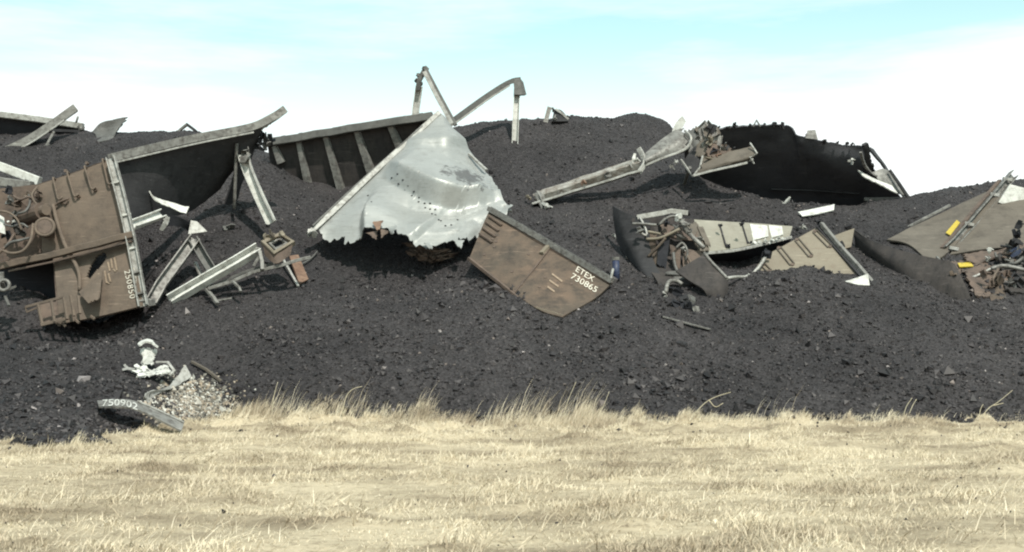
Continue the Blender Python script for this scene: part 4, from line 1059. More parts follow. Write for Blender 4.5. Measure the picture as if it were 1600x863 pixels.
for k, (net, m_) in enumerate([([[(1084, 198, 40.3), (1104, 190, 40.3), (1124, 200, 40.2)], [(1086, 224, 40.0), (1106, 222, 39.8), (1130, 222, 39.9)], [(1084, 250, 39.8), (1104, 250, 39.7), (1124, 246, 39.7)]], 'tan_dull'),
                               ([[(1104, 216, 39.8), (1130, 224, 39.7), (1150, 232, 39.6)], [(1100, 246, 39.5), (1128, 248, 39.4), (1152, 246, 39.4)]], 'brown_dark'),
                               ([[(1040, 214, 40.3), (1066, 204, 40.4), (1090, 206, 40.3)], [(1048, 246, 40.0), (1070, 240, 39.9), (1092, 244, 39.9)]], 'grey_dark')]):
    Sheet(net, 0.05, 16, 14, 0.18, 1.8, 195 + k, tear='tblr', tear_amp=.09).add('buckled_plate', m_, cf)
tube('leg', [(1078, 262, 39.6), (1070, 285, 40.4), (1066, 300, 41.0)], 0.06, 'grey_dark', cf, 6, 6)

# ================================================================== 7  black overturned gondola on the right
bg_ = thing('overturned_gondola', 'black overturned gondola with ragged top edge leaning over the coal', 'freight car', W(1280, 340, 44.2))
bw_ = Sheet([[(1066, 206, 41.6), (1120, 199, 41.6), (1180, 196, 41.7), (1231, 195, 41.9), (1246, 208, 42.0), (1268, 214, 42.1), (1300, 222, 42.2), (1335, 227, 42.3), (1358, 230, 42.3)],
             [(1070, 250, 42.9), (1120, 246, 42.8), (1180, 244, 42.7), (1231, 244, 42.6), (1250, 250, 42.6), (1272, 254, 42.6), (1304, 258, 42.6), (1340, 262, 42.7), (1366, 266, 42.7)],
             [(1072, 300, 44.3), (1120, 300, 44.3), (1180, 302, 44.2), (1231, 305, 44.1), (1256, 306, 44.1), (1284, 308, 44.1), (1320, 310, 44.1), (1370, 314, 44.2), (1412, 316, 44.2)],
             [(1072, 352, 45.0), (1120, 352, 45.0), (1180, 350, 45.0), (1231, 350, 45.0), (1256, 350, 45.0), (1284, 350, 45.0), (1320, 350, 45.0), (1370, 350, 45.0), (1418, 348, 45.0)]], 0.06, 90, 40, 0.13, 0.55, 71, tear='t', tear_amp=0.016, tear_f=22, front=None)
bwo = bw_.add('side_wall', 'hull', bg_)
for k in range(19):
    rr = np.random.default_rng(1400 + k)
    x_ = 1124 + k * 12.4 + rr.uniform(-4.5, 4.5)
    yy_ = np.interp(x_, [1120, 1180, 1231, 1246, 1268, 1300, 1335, 1358], [199, 196, 195, 208, 214, 222, 227, 230])
    if 1230 < x_ < 1262 or rr.random() < 0.25: continue
    chunk('edge_stud', x_, yy_ + 1, rr.uniform(0.05, 0.11), 'dusty', bg_, (1.3, .7, .7), 140 + k, Y=float(np.interp(x_, [1120, 1231, 1358], [41.55, 41.85, 42.25])))
for (x_, y_) in ((1182, 190), (1268, 207)):
    bar('edge_hook', [(x_ - 5, y_ + 8, 41.2), (x_, y_ - 2, 41.2), (x_ + 6, y_ + 8, 41.2)], p_box(0.06, 0.05), 'grey_dark', bg_, up=(0, -1, 0))
Sheet([[(1262, 204, 41.15), (1274, 203, 41.15)], [(1258, 216, 41.1), (1278, 218, 41.1)]], 0.03, 5, 5, 0.02, 2, 72).add('edge_tab', 'grey', bg_)
bar('wall_seam', [(1205, 296, 43.85), (1270, 298, 43.8), (1342, 303, 43.8)], p_box(0.08, 0.05), 'dusty', bg_)
Sheet([[(1350, 228, 41.3), (1360, 224, 41.4)], [(1352, 248, 41.9), (1364, 250, 42.0)], [(1356, 266, 42.5), (1370, 266, 42.7)]], 0.10, 6, 14, 0.05, 2, 73, tear='r', tear_amp=.25).add('end_flange', 'dusty', bg_)
bar('end_curl', [(1345, 238, 41.3), (1350, 256, 41.7), (1360, 270, 42.1), (1370, 276, 42.2)], p_box(0.09, 0.06), 'grey', bg_, n=10)
Sheet([[(1338, 264, 42.0), (1360, 274, 41.9), (1392, 290, 41.9)], [(1350, 278, 41.8), (1374, 288, 41.7), (1404, 304, 41.7)]], 0.04, 14, 6, 0.05, 1.5, 74, tear='tb', tear_amp=.1).add('torn_end_strip', 'bright', bg_)
Sheet([[(1362, 270, 42.3), (1378, 264, 42.4), (1392, 266, 42.5)], [(1372, 282, 42.2), (1392, 284, 42.3), (1404, 290, 42.4)], [(1388, 296, 42.2), (1404, 302, 42.3), (1418, 306, 42.4)]], 0.04, 12, 12, 0.05, 1.5, 75).add('end_plate', 'grey', bg_)
bar('end_rail', [(1390, 266, 42.3), (1404, 286, 42.2), (1420, 310, 42.2)], p_box(0.10, 0.10), 'dusty', bg_)
bar('end_sill', [(1350, 312, 42.8), (1420, 311, 42.6)], p_box(0.18, 0.12), 'grey_dark', bg_)
chunk('white_stone_lug', 1331, 253, 0.09, 'bright', bg_, (1, .8, .8), 170, Y=42.2)
Sheet([[(1358, 230, 42.4), (1366, 232, 46)], [(1420, 316, 44.2), (1424, 318, 48)]], 0.06, 8, 10, 0.05, 1, 76, front=None).add('end_wall', 'dusty', bg_)

# ================================================================== 8  crushed car, centre right
cr = thing('crushed_car', 'crushed car end of dark plates and bent struts with a pale cream side', 'freight car', C(1080, 450))
Sheet([[(958, 322, 37.2), (972, 330, 36.6), (992, 338, 36.2), (1015, 344, 36.0)],
       [(960, 350, 37.0), (974, 365, 36.3), (996, 385, 35.8), (1018, 396, 35.7)],
       [(964, 378, 36.8), (982, 405, 36.1), (1006, 428, 35.6), (1040, 442, 35.5)]], 0.05, 24, 20, 0.05, 1, 81).add('end_plate', 'dusty', cr)
bk = Sheet([[(990, 340, 36.5), (1040, 338, 36.6), (1085, 342, 36.8)], [(1000, 390, 36.2), (1050, 395, 36.2), (1100, 398, 36.2)], [(1030, 446, 35.6), (1080, 446, 35.6), (1130, 440, 35.6)]], 0.05, 24, 18, 0.12, 1, 82)
bk.add('inner_plate', 'dusty_mid', cr)
for k, (net, m_) in enumerate([([[(1010, 362, 36.0), (1026, 366, 35.9)], [(1014, 400, 35.8), (1024, 392, 35.7)]], 'brown_panel'),
                               ([[(1016, 398, 35.8), (1032, 386, 35.7)], [(1022, 420, 35.6), (1030, 412, 35.5)]], 'brown'),
                               ([[(1030, 368, 35.7), (1048, 362, 35.7)], [(1026, 418, 35.4), (1040, 424, 35.4)]], 'black_wall'),
                               ([[(1046, 380, 35.7), (1064, 384, 35.6)], [(1052, 420, 35.4), (1062, 424, 35.3)]], 'brown_dark'),
                               ([[(1066, 385, 35.7), (1096, 390, 35.7)], [(1068, 424, 35.3), (1110, 428, 35.3)]], 'brown_dark'),
                               ([[(1088, 350, 36.2), (1098, 352, 36.2)], [(1104, 386, 35.9), (1112, 388, 35.9)]], 'tan_dull')]):
    Sheet(net, 0.04, 10, 10, 0.06, 1.6, 83 + k, tear='tb', tear_amp=.08).add('torn_plate', m_, cr)
lp = Sheet([[(1056, 424, 34.5), (1092, 402, 34.8), (1102, 395, 35.0)], [(1078, 440, 34.3), (1108, 430, 34.4), (1122, 418, 34.7)], [(1100, 454, 34.0), (1122, 450, 34.1), (1137, 436, 34.4)], [C(1112, 470) + np.array([0, .3, -.1]), C(1126, 476) + np.array([0, .25, -.1]), C(1140, 466) + np.array([0, .3, -.1])]], 0.05, 18, 22, 0.03, 1, 91)
lp.add('lower_plate', 'dusty_mid', cr)
for k, (net, m_) in enumerate([([[(984, 338, 36.3), (1010, 342, 36.1), (1030, 350, 36.0)], [(990, 372, 36.0), (1012, 376, 35.9), (1030, 380, 35.8)], [(1004, 408, 35.7), (1018, 414, 35.6), (1032, 420, 35.5)]], 'dusty_mid'),
                               ([[(1028, 348, 36.0), (1060, 352, 36.1), (1088, 360, 36.2)], [(1034, 366, 35.8), (1062, 374, 35.9), (1092, 378, 36.0)]], 'brown_dark'),
                               ([[(1040, 424, 35.2), (1072, 420, 35.2), (1108, 414, 35.3)], [(1044, 436, 34.8), (1076, 436, 34.8), (1112, 430, 34.9)]], 'grey_dark'),
                               ([[(1070, 352, 36.2), (1088, 344, 36.4)], [(1096, 396, 35.7), (1112, 392, 35.9)]], 'tan_dull')]):
    Sheet(net, 0.06, 16, 14, 0.10, 1.6, 183 + k, tear='tblr', tear_amp=.06).add('buckled_plate', m_, cr)
bar('top_bar', [(996, 339, 36.2), (1034, 333, 36.2), (1048, 330, 36.2), (1074, 334, 36.3)], p_chan(0.16, 0.14), 'white', cr, dense=.4, wob=0.01, seed=9)
for (pts_, r_, m_) in [([(1000, 340, 36.1), (1008, 356, 35.9), (1010, 368, 35.8), (999, 363, 35.8)], .035, 'white'), ([(988, 350, 36.0), (1004, 350, 35.9), (1026, 352, 35.8)], .04, 'grey'), ([(1030, 352, 36.0), (1040, 342, 36.0), (1054, 338, 36.0), (1066, 346, 36.0), (1078, 352, 35.9)], .04, 'grey'),
                       ([(1010, 374, 35.7), (1032, 372, 35.6), (1062, 358, 35.6)], .045, 'tan'), ([(1012, 402, 35.6), (1028, 386, 35.5), (1040, 372, 35.5)], .04, 'brown_panel'), ([(1056, 388, 35.5), (1066, 380, 35.5), (1074, 392, 35.4), (1072, 408, 35.4)], .035, 'grey'),
                       ([(1052, 395, 35.4), (1054, 412, 35.3), (1058, 424, 35.2)], .05, 'grey_dark'), ([(1074, 400, 35.4), (1082, 416, 35.2), (1088, 426, 35.2)], .04, 'brown'), ([(1080, 430, 34.95), (1078, 440, 34.9), (1070, 450, 34.8)], .03, 'grey'), ([(1040, 428, 35.0), (1070, 430, 34.9), (1104, 428, 34.9)], .05, 'grey_dark'),
                       ([(1012, 362, 35.7), (1022, 364, 35.7), (1032, 366, 35.6)], .04, 'tan'), ([(1062, 344, 36.0), (1078, 366, 35.7), (1100, 388, 35.5)], .07, 'grey')]:
    tube('bent_strut', pts_, r_, m_, cr, 14, 6)
for k, (x_, y_, m_) in enumerate([(1064, 346, 'white'), (1070, 352, 'grey'), (1056, 358, 'grey_dark'), (1076, 362, 'grey'), (1060, 372, 'grey_dark'), (1094, 376, 'grey'), (1066, 392, 'white'), (1044, 350, 'black_wall'), (1060, 342, 'bright'), (1078, 420, 'grey'), (1088, 372, 'brown_dark'), (1000, 362, 'grey')]):
    chunk('scrap_lump', x_, y_, 0.10, m_, cr, (1.2, .6, .8), 180 + k, Y=35.7)
cs = Sheet([[(1074, 342, 36.9), (1130, 346, 37.2), (1180, 349, 37.6), (1238, 354, 38.2)],
            [(1090, 366, 36.5), (1138, 366, 36.9), (1184, 365, 37.4), (1236, 362, 38.0)],
            [(1106, 394, 36.2), (1145, 389, 36.7), (1188, 380, 37.3), (1234, 369, 37.9)]], 0.05, 44, 18, 0.02, 0.8, 92)
cso = cs.add('side_wall', 'cream', cr)
for (a_, b_) in (((1124, 352), (1134, 387)), ((1159, 352), (1168, 381))):
    bar('wall_joint', [cs.on(*a_, 0.02), cs.on((a_[0] + b_[0]) / 2, (a_[1] + b_[1]) / 2, 0.02), cs.on(*b_, 0.02)], p_box(0.05, 0.03), 'dusty', cso)
for x0, x1 in ((1171, 1198), (1200, 1221)):
    Q = [[tuple(x) for x in ()]]
    a_ = [cs.on(x0, 351 + (x0 - 1171) * .06, 0.03), cs.on(x1, 352 + (x1 - 1171) * .06, 0.03), cs.on(x1 + 2, 371 - (x1 - 1190) * .12, 0.03), cs.on(x0 + 5, 376 - (x0 - 1171) * .12, 0.03)]
    bk_ = [q - cs.N[cs.near(1190, 362)] * 0.025 for q in a_]
    part('white_panel', a_ + bk_, [[0, 1, 2, 3], [7, 6, 5, 4], [0, 4, 5, 1], [1, 5, 6, 2], [2, 6, 7, 3], [3, 7, 4, 0]], 'bright', cso)
bar('lower_rim', [(1102, 396, 36.05), (1145, 392, 36.55), (1188, 383, 37.15), (1236, 371, 37.8)], p_box(0.09, 0.08), 'white', cr, n=12)
for x_ in range(1178, 1226, 9): chunk('rim_lug', x_, 381 - (x_ - 1178) * .16, 0.07, 'bright', cr, (1, .7, .8), 200 + x_, Y=37.1)
for x_, y_ in ((1126, 352), (1159, 351), (1138, 386), (1172, 380)): chunk('rim_lug', x_, y_, 0.06, 'black_wall', cr, (1, .7, .8), 200 + x_, Y=36.6)
tube('rim_rod', [(1100, 395, 34.95), (1112, 410, 34.75), (1122, 420, 34.6), (1136, 435, 34.35)], 0.045, 'grey', cr, 10, 6)
tube('rim_rod', [(1136, 435, 34.35), (1150, 433, 34.8), (1168, 432, 35.4), (1184, 420, 35.6), (1196, 402, 35.9)], 0.05, 'white', cr, 14, 6)
for k, (x_, y_) in enumerate([(1104, 404), (1112, 416), (1170, 431), (1134, 437)]): chunk('rod_lug', x_, y_, 0.09, 'white', cr, (1, .7, .7), 230 + k, Y=35.4)
chunk('rod_foot', 1198, 400, 0.16, 'black_wall', cr, (1.3, .6, .7), 240, Y=35.9)
Sheet([[(1104, 396, 36.3), (1160, 392, 36.9), (1236, 372, 38.0)], [(1110, 420, 38.0), (1170, 410, 38.2), (1230, 396, 38.6)]], 0.04, 12, 8, 0.03, 1, 93, front=None).add('floor_plate', 'black_wall', cr)

# ================================================================== 9  tan end wall with rail, right of the crushed car
tp = thing('tan_end_wall', 'tan car end wall with slots and a white-capped slanting rail sunk in coal', 'car panel', C(1290, 434))
tn = Sheet([[(1192, 402, 36.2), (1238, 377, 36.6), (1282, 352, 37.0)],
            [(1180, 422, 35.9), (1245, 405, 36.0), (1318, 394, 36.0)],
            [(1168, 445, 35.5), (1258, 445, 35.2), (1360, 440, 34.9)],
            [(1168, 466, 35.2), (1258, 468, 34.9), (1362, 462, 34.6)]], 0.05, 50, 40, 0.03, 0.8, 95, front=None)
tno = tn.add('wall', 'tan', tp)
bar('slant_rail', [(1283, 350, 36.85), (1312, 385, 36.1), (1342, 418, 35.3), (1366, 446, 34.7)], p_box(0.12, 0.13), 'grey', tp, n=10)
bar('slant_rail_painted_shade', [(1278, 354, 36.9), (1306, 387, 36.2), (1350, 436, 34.95)], p_box(0.16, 0.05), 'dusty', tp, n=8)  # dark bar left of the slant rail imitates the shadow it casts
for (x0, y0, x1, y1) in ((1217, 388, 1238, 414), (1245, 375, 1267, 401), (1273, 362, 1297, 386), (1192, 414, 1202, 424)):
    for d in (-3, 3):
        bar('slot_edge', [tn.on(x0 + d, y0 - d * .5, 0.02), tn.on(x1 + d, y1 - d * .5, 0.02)], p_box(0.03, 0.05), 'tan_dull', tno, up=(0, -1, 0))
    bolt_row(tn, [(x0, y0), (x1, y1)], 0.06, 'brown_dark', tno, 'slot_end', 0.03)
Sheet([[(1320, 440, 34.75), (1340, 434, 34.7), (1356, 428, 34.65)], [(1340, 445, 34.6), (1350, 446, 34.6), (1359, 446, 34.5)]], 0.04, 8, 6, 0.01, 1, 96).add('white_corner', 'bright', tp)
chunk('rail_foot', 1362, 448, 0.13, 'dusty', tp, (1, .8, .8), 250, Y=34.6)
chunk('top_lug', 1279, 352, 0.10, 'black_wall', tp, (1.2, .7, .7), 251, Y=36.9)
chunk('top_lug', 1256, 356, 0.10, 'white', tp, (1.2, .7, .7), 252, Y=37.3)
chunk('top_lug', 1246, 360, 0.09, 'dusty', tp, (1.2, .7, .7), 253, Y=37.2)
Sheet([[(1300, 370, 37.6), (1318, 363, 37.6), (1335, 357, 37.6)], [(1312, 388, 37.3), (1322, 388, 37.3), (1330, 386, 37.3)]], 0.04, 8, 6, 0.02, 1, 97).solo('torn_plate', 'small torn tan plate behind the slanting rail', 'debris', 'tan')

# ================================================================== 10  right-hand wreck
rc = thing('buried_car', 'half buried car at the slope end with tan walls, yellow plates and tangled brake gear', 'freight car', C(1500, 475))
ds = Sheet([[(1328, 355, 38.0), (1365, 378, 36.7), (1415, 393, 35.7), (1470, 405, 34.8), (1492, 412, 34.5)],
            [(1334, 372, 37.7), (1372, 398, 36.3), (1425, 418, 35.2), (1480, 438, 34.3), (1508, 445, 34.0)],
            [C(x_, y_) + np.array([0, .2, -.12]) for x_, y_ in ((1340, 390), (1385, 418), (1440, 448), (1500, 476), (1532, 484))]], 0.05, 40, 20, 0.06, 0.8, 101)
ds.add('curled_sheet', 'dusty_mid', rc)
t1 = Sheet([[(1386, 374, 39.2), (1430, 352, 39.6), (1486, 326, 39.9), (1546, 298, 40.3)],
            [(1420, 382, 38.2), (1452, 370, 38.4), (1492, 350, 38.7), (1530, 330, 39.2)],
            [(1450, 408, 37.0), (1470, 402, 37.1), (1484, 392, 37.3), (1496, 382, 37.6)]], 0.05, 34, 24, 0.03, 0.8, 102, front=0.3)
t1o = t1.add('side_wall', 'tan_dull', rc)
bar('wall_rail', [(1388, 372, 39.1), (1430, 349, 39.5), (1484, 321, 39.85)], p_box(0.08, 0.08), 'grey', rc)
t2 = Sheet([[(1545, 312, 39.3), (1590, 300, 39.3), (1680, 290, 39.4)], [(1510, 362, 38.0), (1570, 350, 38.0), (1690, 340, 38.0)], [(1484, 398, 37.0), (1560, 388, 36.9), (1690, 385, 36.8)]], 0.05, 30, 24, 0.04, 0.7, 103)
t2o = t2.add('side_wall', 'tan_dull', rc)
bar('slant_post', [(1478, 392, 37.1), (1530, 336, 38.6), (1584, 272, 40.2)], p_chan(0.26, 0.2), 'grey', rc, up=(0.4, -1, 0.3), dense=.6, wob=0.008, seed=12)
bar('post_flange', [(1472, 388, 37.15), (1524, 326, 38.7), (1562, 282, 40.0)], p_box(0.12, 0.06), 'brown_dark', rc)
for x_, y_, Y_ in ((1554, 304, 39.3), (1514, 350, 38.1), (1490, 388, 37.0), (1574, 280, 39.9)):
    bar('post_clip', [(x_ - 7, y_ - 1, Y_), (x_ + 7, y_ + 2, Y_)], p_box(0.10, 0.10), 'white', rc, up=(0, -1, 0))
Sheet([[(1578, 288, 39.0), (1610, 296, 39.0), (1660, 306, 39.0)], [(1560, 316, 38.9), (1605, 333, 38.9), (1660, 350, 38.9)]], 0.04, 10, 8, 0.01, 1, 104).add('white_panel', 'bright', rc)
for quad in ([(1478, 367), (1495, 347), (1500, 351), (1485, 371)],):
    q = [t1.on(x_, y_, 0.07) for x_, y_ in quad]; n_ = t1.N[t1.near(1490, 360)]
    part('yellow_plate', q + [p - n_ * 0.03 for p in q], [[0, 1, 2, 3], [7, 6, 5, 4], [0, 4, 5, 1], [1, 5, 6, 2], [2, 6, 7, 3], [3, 7, 4, 0]], 'yellow', rc)
rf = Sheet([[(1468, 408, 36.6), (1530, 400, 36.6), (1600, 392, 36.6)], [(1480, 425, 35.8), (1535, 425, 35.6), (1590, 420, 35.6)], [(1500, 450, 35.0), (1540, 452, 34.9), (1585, 446, 34.9)]], 0.05, 26, 18, 0.09, 1, 105, tear='b')
rf.add('rusted_floor', 'brown_dark', rc)
q = [rf.on(x_, y_, 0.06) for x_, y_ in ((1496, 414), (1516, 413), (1521, 419), (1499, 420))]; n_ = rf.N[rf.near(1508, 417)]
part('yellow_plate', q + [p - n_ * 0.03 for p in q], [[0, 1, 2, 3], [7, 6, 5, 4], [0, 4, 5, 1], [1, 5, 6, 2], [2, 6, 7, 3], [3, 7, 4, 0]], 'yellow', rc)
Sheet([[(1488, 404, 36.4), (1540, 396, 36.6), (1600, 384, 36.7)], [(1478, 410, 36.9), (1540, 404, 37.0), (1600, 396, 37.2)]], 0.05, 12, 5, 0.05, 1, 106).add('folded_sill', 'dusty', rc)
for k, (net, m_) in enumerate([([[(1496, 418, 35.6), (1530, 412, 35.6), (1566, 414, 35.6)], [(1506, 440, 34.9), (1536, 440, 34.8), (1564, 438, 34.9)], [(1524, 468, 34.0), (1542, 470, 33.9), (1560, 462, 34.1)]], 'brown_dark'),
                               ([[(1556, 396, 36.0), (1590, 386, 36.1), (1640, 380, 36.2)], [(1560, 428, 35.2), (1596, 424, 35.2), (1640, 422, 35.2)], [(1566, 460, 34.3), (1600, 462, 34.2), (1640, 464, 34.1)]], 'dusty_mid'),
                               ([[(1500, 396, 36.6), (1550, 388, 36.7), (1620, 372, 36.9)], [(1504, 410, 36.0), (1552, 404, 36.0), (1620, 394, 36.2)]], 'brown_dark'),
                               ([[(1540, 440, 34.8), (1566, 432, 34.9)], [(1548, 474, 33.9), (1574, 466, 34.0)]], 'brown_panel')]):
    Sheet(net, 0.06, 18, 16, 0.16, 1.4, 190 + k, tear='tblr', tear_amp=.07).add('buckled_plate', m_, rc)
for (pts_, r_, m_) in [([(1464, 402, 36.0), (1474, 414, 35.4), (1480, 424, 35.2)], .04, 'grey'), ([(1466, 426, 35.3), (1480, 420, 35.2), (1492, 418, 35.3)], .035, 'grey_dark'), ([(1502, 440, 35.0), (1524, 432, 34.9), (1548, 420, 35.0)], .04, 'white'), ([(1548, 420, 35.0), (1570, 416, 35.0), (1610, 424, 34.9)], .06, 'grey'),
                       ([(1524, 438, 34.9), (1528, 455, 34.4), (1534, 476, 33.7)], .05, 'grey'), ([(1534, 458, 34.5), (1540, 450, 34.4), (1556, 446, 34.4), (1576, 450, 34.4)], .04, 'brown'), ([(1570, 440, 34.7), (1582, 448, 34.4), (1578, 462, 34.2), (1566, 470, 33.9)], .035, 'grey'), ([(1534, 474, 33.8), (1542, 486, 33.5)], .04, 'grey'),
                       ([(1560, 420, 34.9), (1552, 436, 34.7), (1556, 452, 34.4), (1546, 464, 34.1)], .04, 'brown'), ([(1584, 360, 36.8), (1590, 390, 36.0), (1584, 420, 35.2)], .06, 'dusty'), ([(1565, 400, 35.9), (1580, 412, 35.3), (1592, 408, 35.3), (1600, 400, 35.5)], .05, 'grey_dark'), ([(1596, 350, 37.0), (1586, 372, 36.4), (1578, 388, 36.0), (1572, 402, 35.7)], .05, 'rubber'), ([(1536, 470, 33.9), (1556, 462, 34.0), (1580, 470, 33.8)], .05, 'rubber')]:
    tube('bent_pipe', pts_, r_, m_, rc, 14, 6)
for k, (x_, y_, m_) in enumerate([(1465, 412, 'grey'), (1488, 430, 'brown'), (1545, 404, 'white'), (1547, 394, 'bright'), (1555, 422, 'grey'), (1578, 408, 'grey'), (1588, 380, 'dusty'), (1592, 366, 'black_wall'), (1586, 395, 'blue'), (1560, 440, 'brown_panel'), (1548, 446, 'brown_dark'), (1572, 430, 'brown_dark'), (1540, 468, 'grey'), (1590, 440, 'dusty'), (1596, 460, 'black_wall'), (1575, 466, 'rubber'), (1560, 456, 'black_wall'), (1592, 352, 'dusty'), (1578, 444, 'grey_dark'), (1540, 430, 'brown_dark'), (1600, 420, 'black_wall'), (1602, 395, 'dusty'), (1610, 450, 'brown_dark')]):
    chunk('scrap_lump', x_, y_, 0.13 if k > 5 else 0.08, m_, rc, (1.2, .7, .9), 260 + k, Y=35.4 if y_ < 425 else 34.3)
for k in range(14):
    rr = np.random.default_rng(700 + k); x_, y_ = rr.uniform(1545, 1625), rr.uniform(375, 478)
    Yb = 36.2 - (y_ - 375) * .021
    tube('brake_rod', [(x_, y_, Yb), (x_ + rr.uniform(-18, 18), y_ + rr.uniform(-4, 14), Yb - .1), (x_ + rr.uniform(-26, 26), y_ + rr.uniform(4, 26), Yb - .3)], 0.035, ['brown_dark', 'dusty', 'grey_dark'][k % 3], rc, 10, 6)
Sheet([[(1545, 400, 36.3), (1640, 395, 36.4)], [(1540, 485, 34.2), (1640, 488, 34.2)]], 0.05, 14, 14, 0.15, 1, 107, front=None).add('gear_plate', 'dusty', rc)

# ================================================================== 11  loose scrap, left of centre
vb = thing('bent_channel', 'grey steel channel folded into an inverted V beside the white corner post', 'metal beam', C(240, 472))
a0 = C(236, 474); a2 = C(335, 440)
bar('long_leg', [W(236, 472, 33.3), W(270, 420, 33.9), W(304, 372, 34.5)], p_chan(0.30, 0.2), 'grey', vb, up=(0.2, -1, 0.2), dense=.5, wob=.01, seed=14)
bar('short_leg', [W(302, 374, 34.5), W(318, 402, 34.4), W(333, 426, 34.3)], p_chan(0.27, 0.2), 'grey_dark', vb, up=(0.2, -1, 0.2))  # same channel in darker steel: this leg's shade is put into its colour
bar('foot_bend', [W(222, 466, 32.75), W(228, 474, 32.95), W(238, 472, 33.2)], p_box(0.2, 0.2), 'grey', vb)
bar('inner_strip', [W(305, 410, 34.6), W(316, 436, 34.4)], p_box(0.1, 0.06), 'white', vb)
lb = bar('white_beam', [W(266, 470, 33.6), W(330, 432, 34.0), W(405, 388, 34.5)], p_chan(0.30, 0.22), 'bright', None, up=(0.1, -1, 0.9), dense=.6, wob=.006, seed=15, label='straight white steel beam lying on the coal below the box frame', cat='metal beam')
bfr = thing('box_frame', 'square rusted box frame with nested opening at the end of the white beam', 'car frame', C(432, 402))
def square_ring(px, py, Y, a_, b_, t_, mat, name, parent):
    P = [W(px + dx, py + dy, Y + dz) for dx, dy, dz in a_]
    v, f = sweep(np.array(P + [P[0], P[1]]), p_box(b_, t_), (0, -1, 0.3)); part(name, v, f, mat, parent)
square_ring(433, 384, 34.4, [(-22, -4, 0), (6, -17, .3), (25, -4, 0), (-4, 12, -.3)], 0.11, 0.16, 'tan', 'outer_rim', bfr)
square_ring(433, 384, 34.5, [(-12, -2, 0), (4, -10, .2), (15, -2, 0), (-2, 6, -.2)], 0.08, 0.12, 'grey', 'inner_rim', bfr)
Sheet([[(412, 382, 34.75), (440, 370, 34.9)], [(430, 396, 34.5), (457, 384, 34.7)]], 0.04, 6, 6, 0.0, 1, 108).add('bottom_plate', 'black_wall', bfr)
Sheet([[(411, 382, 34.35), (430, 397, 34.1), (457, 382, 34.35)], [(414, 400, 34.3), (432, 412, 34.05), (454, 398, 34.3)]], 0.05, 12, 6, 0.02, 1, 109).add('side_plate', 'brown_dark', bfr)
for k, (x_, y_, m_) in enumerate([(416, 372, 'tan'), (424, 368, 'tan_dull'), (440, 367, 'tan'), (404, 392, 'grey')]): chunk('lug', x_, y_, 0.09, m_, bfr, (1, .7, .7), 290 + k, Y=34.4)
lf = thing('ladder_frame', 'bent grey ladder frame sticking out of the coal under the white beam', 'ladder', C(400, 425))
bar('rail', [W(326, 452, 33.8), W(360, 440, 33.9), W(396, 424, 34.0), W(440, 414, 34.2), W(484, 402, 34.7)], p_box(0.1, 0.09), 'grey', lf, dense=.4, wob=.015, seed=16)
bar('rail', [W(336, 446, 34.2), W(380, 426, 34.3), W(440, 408, 34.5)], p_box(0.08, 0.08), 'grey_dark', lf)
bar('rung', [W(322, 452, 33.9), W(334, 466, 33.6), W(340, 475, 33.4)], p_box(0.10, 0.08), 'grey', lf)
bar('rung', [W(364, 440, 33.8), W(374, 450, 33.6), W(376, 456, 33.5)], p_box(0.07, 0.06), 'grey', lf)
bar('rung', [W(405, 392, 34.3), W(409, 408, 34.1), W(410, 422, 33.9)], p_box(0.10, 0.08), 'grey', lf)
bar('rung', [W(396, 416, 34.1), W(404, 402, 34.2)], p_box(0.08, 0.06), 'grey', lf)
bar('rung', [W(338, 470, 33.5), W(362, 466, 33.6)], p_box(0.05, 0.04), 'grey', lf)
Sheet([[W(340, 446, 34.05), W(384, 430, 34.15)], [W(352, 444, 33.95), W(392, 426, 34.05)]], 0.03, 8, 4, 0.02, 1, 110).add('tread', 'tan_dull', lf)
Sheet([[C(452, 416, .3), C(466, 414, .3)], [C(468, 450, .12), C(482, 444, .14)]], 0.06, 5, 8, 0.01, 1, 111).solo('rusted_plank', 'short rusted orange-brown plate leaning out from under the ladder frame', 'debris', 'rust')
bar('thin_strip', [C(443, 420, .25), C(466, 452, .08)], p_box(0.07, 0.05), 'white', None, label='thin pale strip beside the short orange-brown plate', cat='debris')
chunk('scrap_piece', 358, 359, 0.16, 'grey_dark', None, (1.2, .5, .9), 310, label='small grey three-cornered scrap alone on the inner coal slope', cat='debris')
tube('bent_rod', [C(468, 420, .1), C(484, 412, .12), C(496, 401, .15)], 0.025, 'grey_dark', None, 8, 6, label='thin dark rod poking from coal under the silver sheet', cat='debris')

# ================================================================== 12  foot of the heap, left
ws = thing('white_wreckage', 'crumpled bright white metal piece standing on the coal below the brown hopper car', 'debris', C(232, 586))
Yw = CY(232, 586)
Sheet([[(215, 541, Yw), (248, 545, Yw + .25)], [(222, 573, Yw - .1), (241, 571, Yw + .1)]], 0.05, 14, 14, 0.10, 2.2, 120, tear='tblr', tear_amp=.10).add('upright_plate', 'bright', ws)
Sheet([[(212, 538, Yw + .0), (226, 530, Yw + .15), (240, 534, Yw + .3)], [(216, 541, Yw - .25), (230, 534, Yw - .1), (252, 546, Yw)]], 0.04, 14, 8, 0.05, 2.4, 121, tear='lrb', tear_amp=.1).add('folded_cap', 'bright', ws)
Sheet([[(204, 576, Yw - .1), (226, 568, Yw), (246, 570, Yw), (268, 570, Yw + .1)], [(205, 584, Yw - .35), (226, 582, Yw - .4), (250, 580, Yw - .4), (270, 578, Yw - .2)], [(208, 588, Yw - .45), (226, 588, Yw - .5), (250, 586, Yw - .5), (262, 584, Yw - .4)]], 0.05, 24, 14, 0.16, 2.2, 122, tear='tlrb', tear_amp=.12).add('base_plate', 'bright', ws)
bar('wing', [W(192, 578, Yw - .2), W(200, 576, Yw - .2), W(212, 578, Yw - .2)], p_box(0.09, 0.06), 'white', ws)
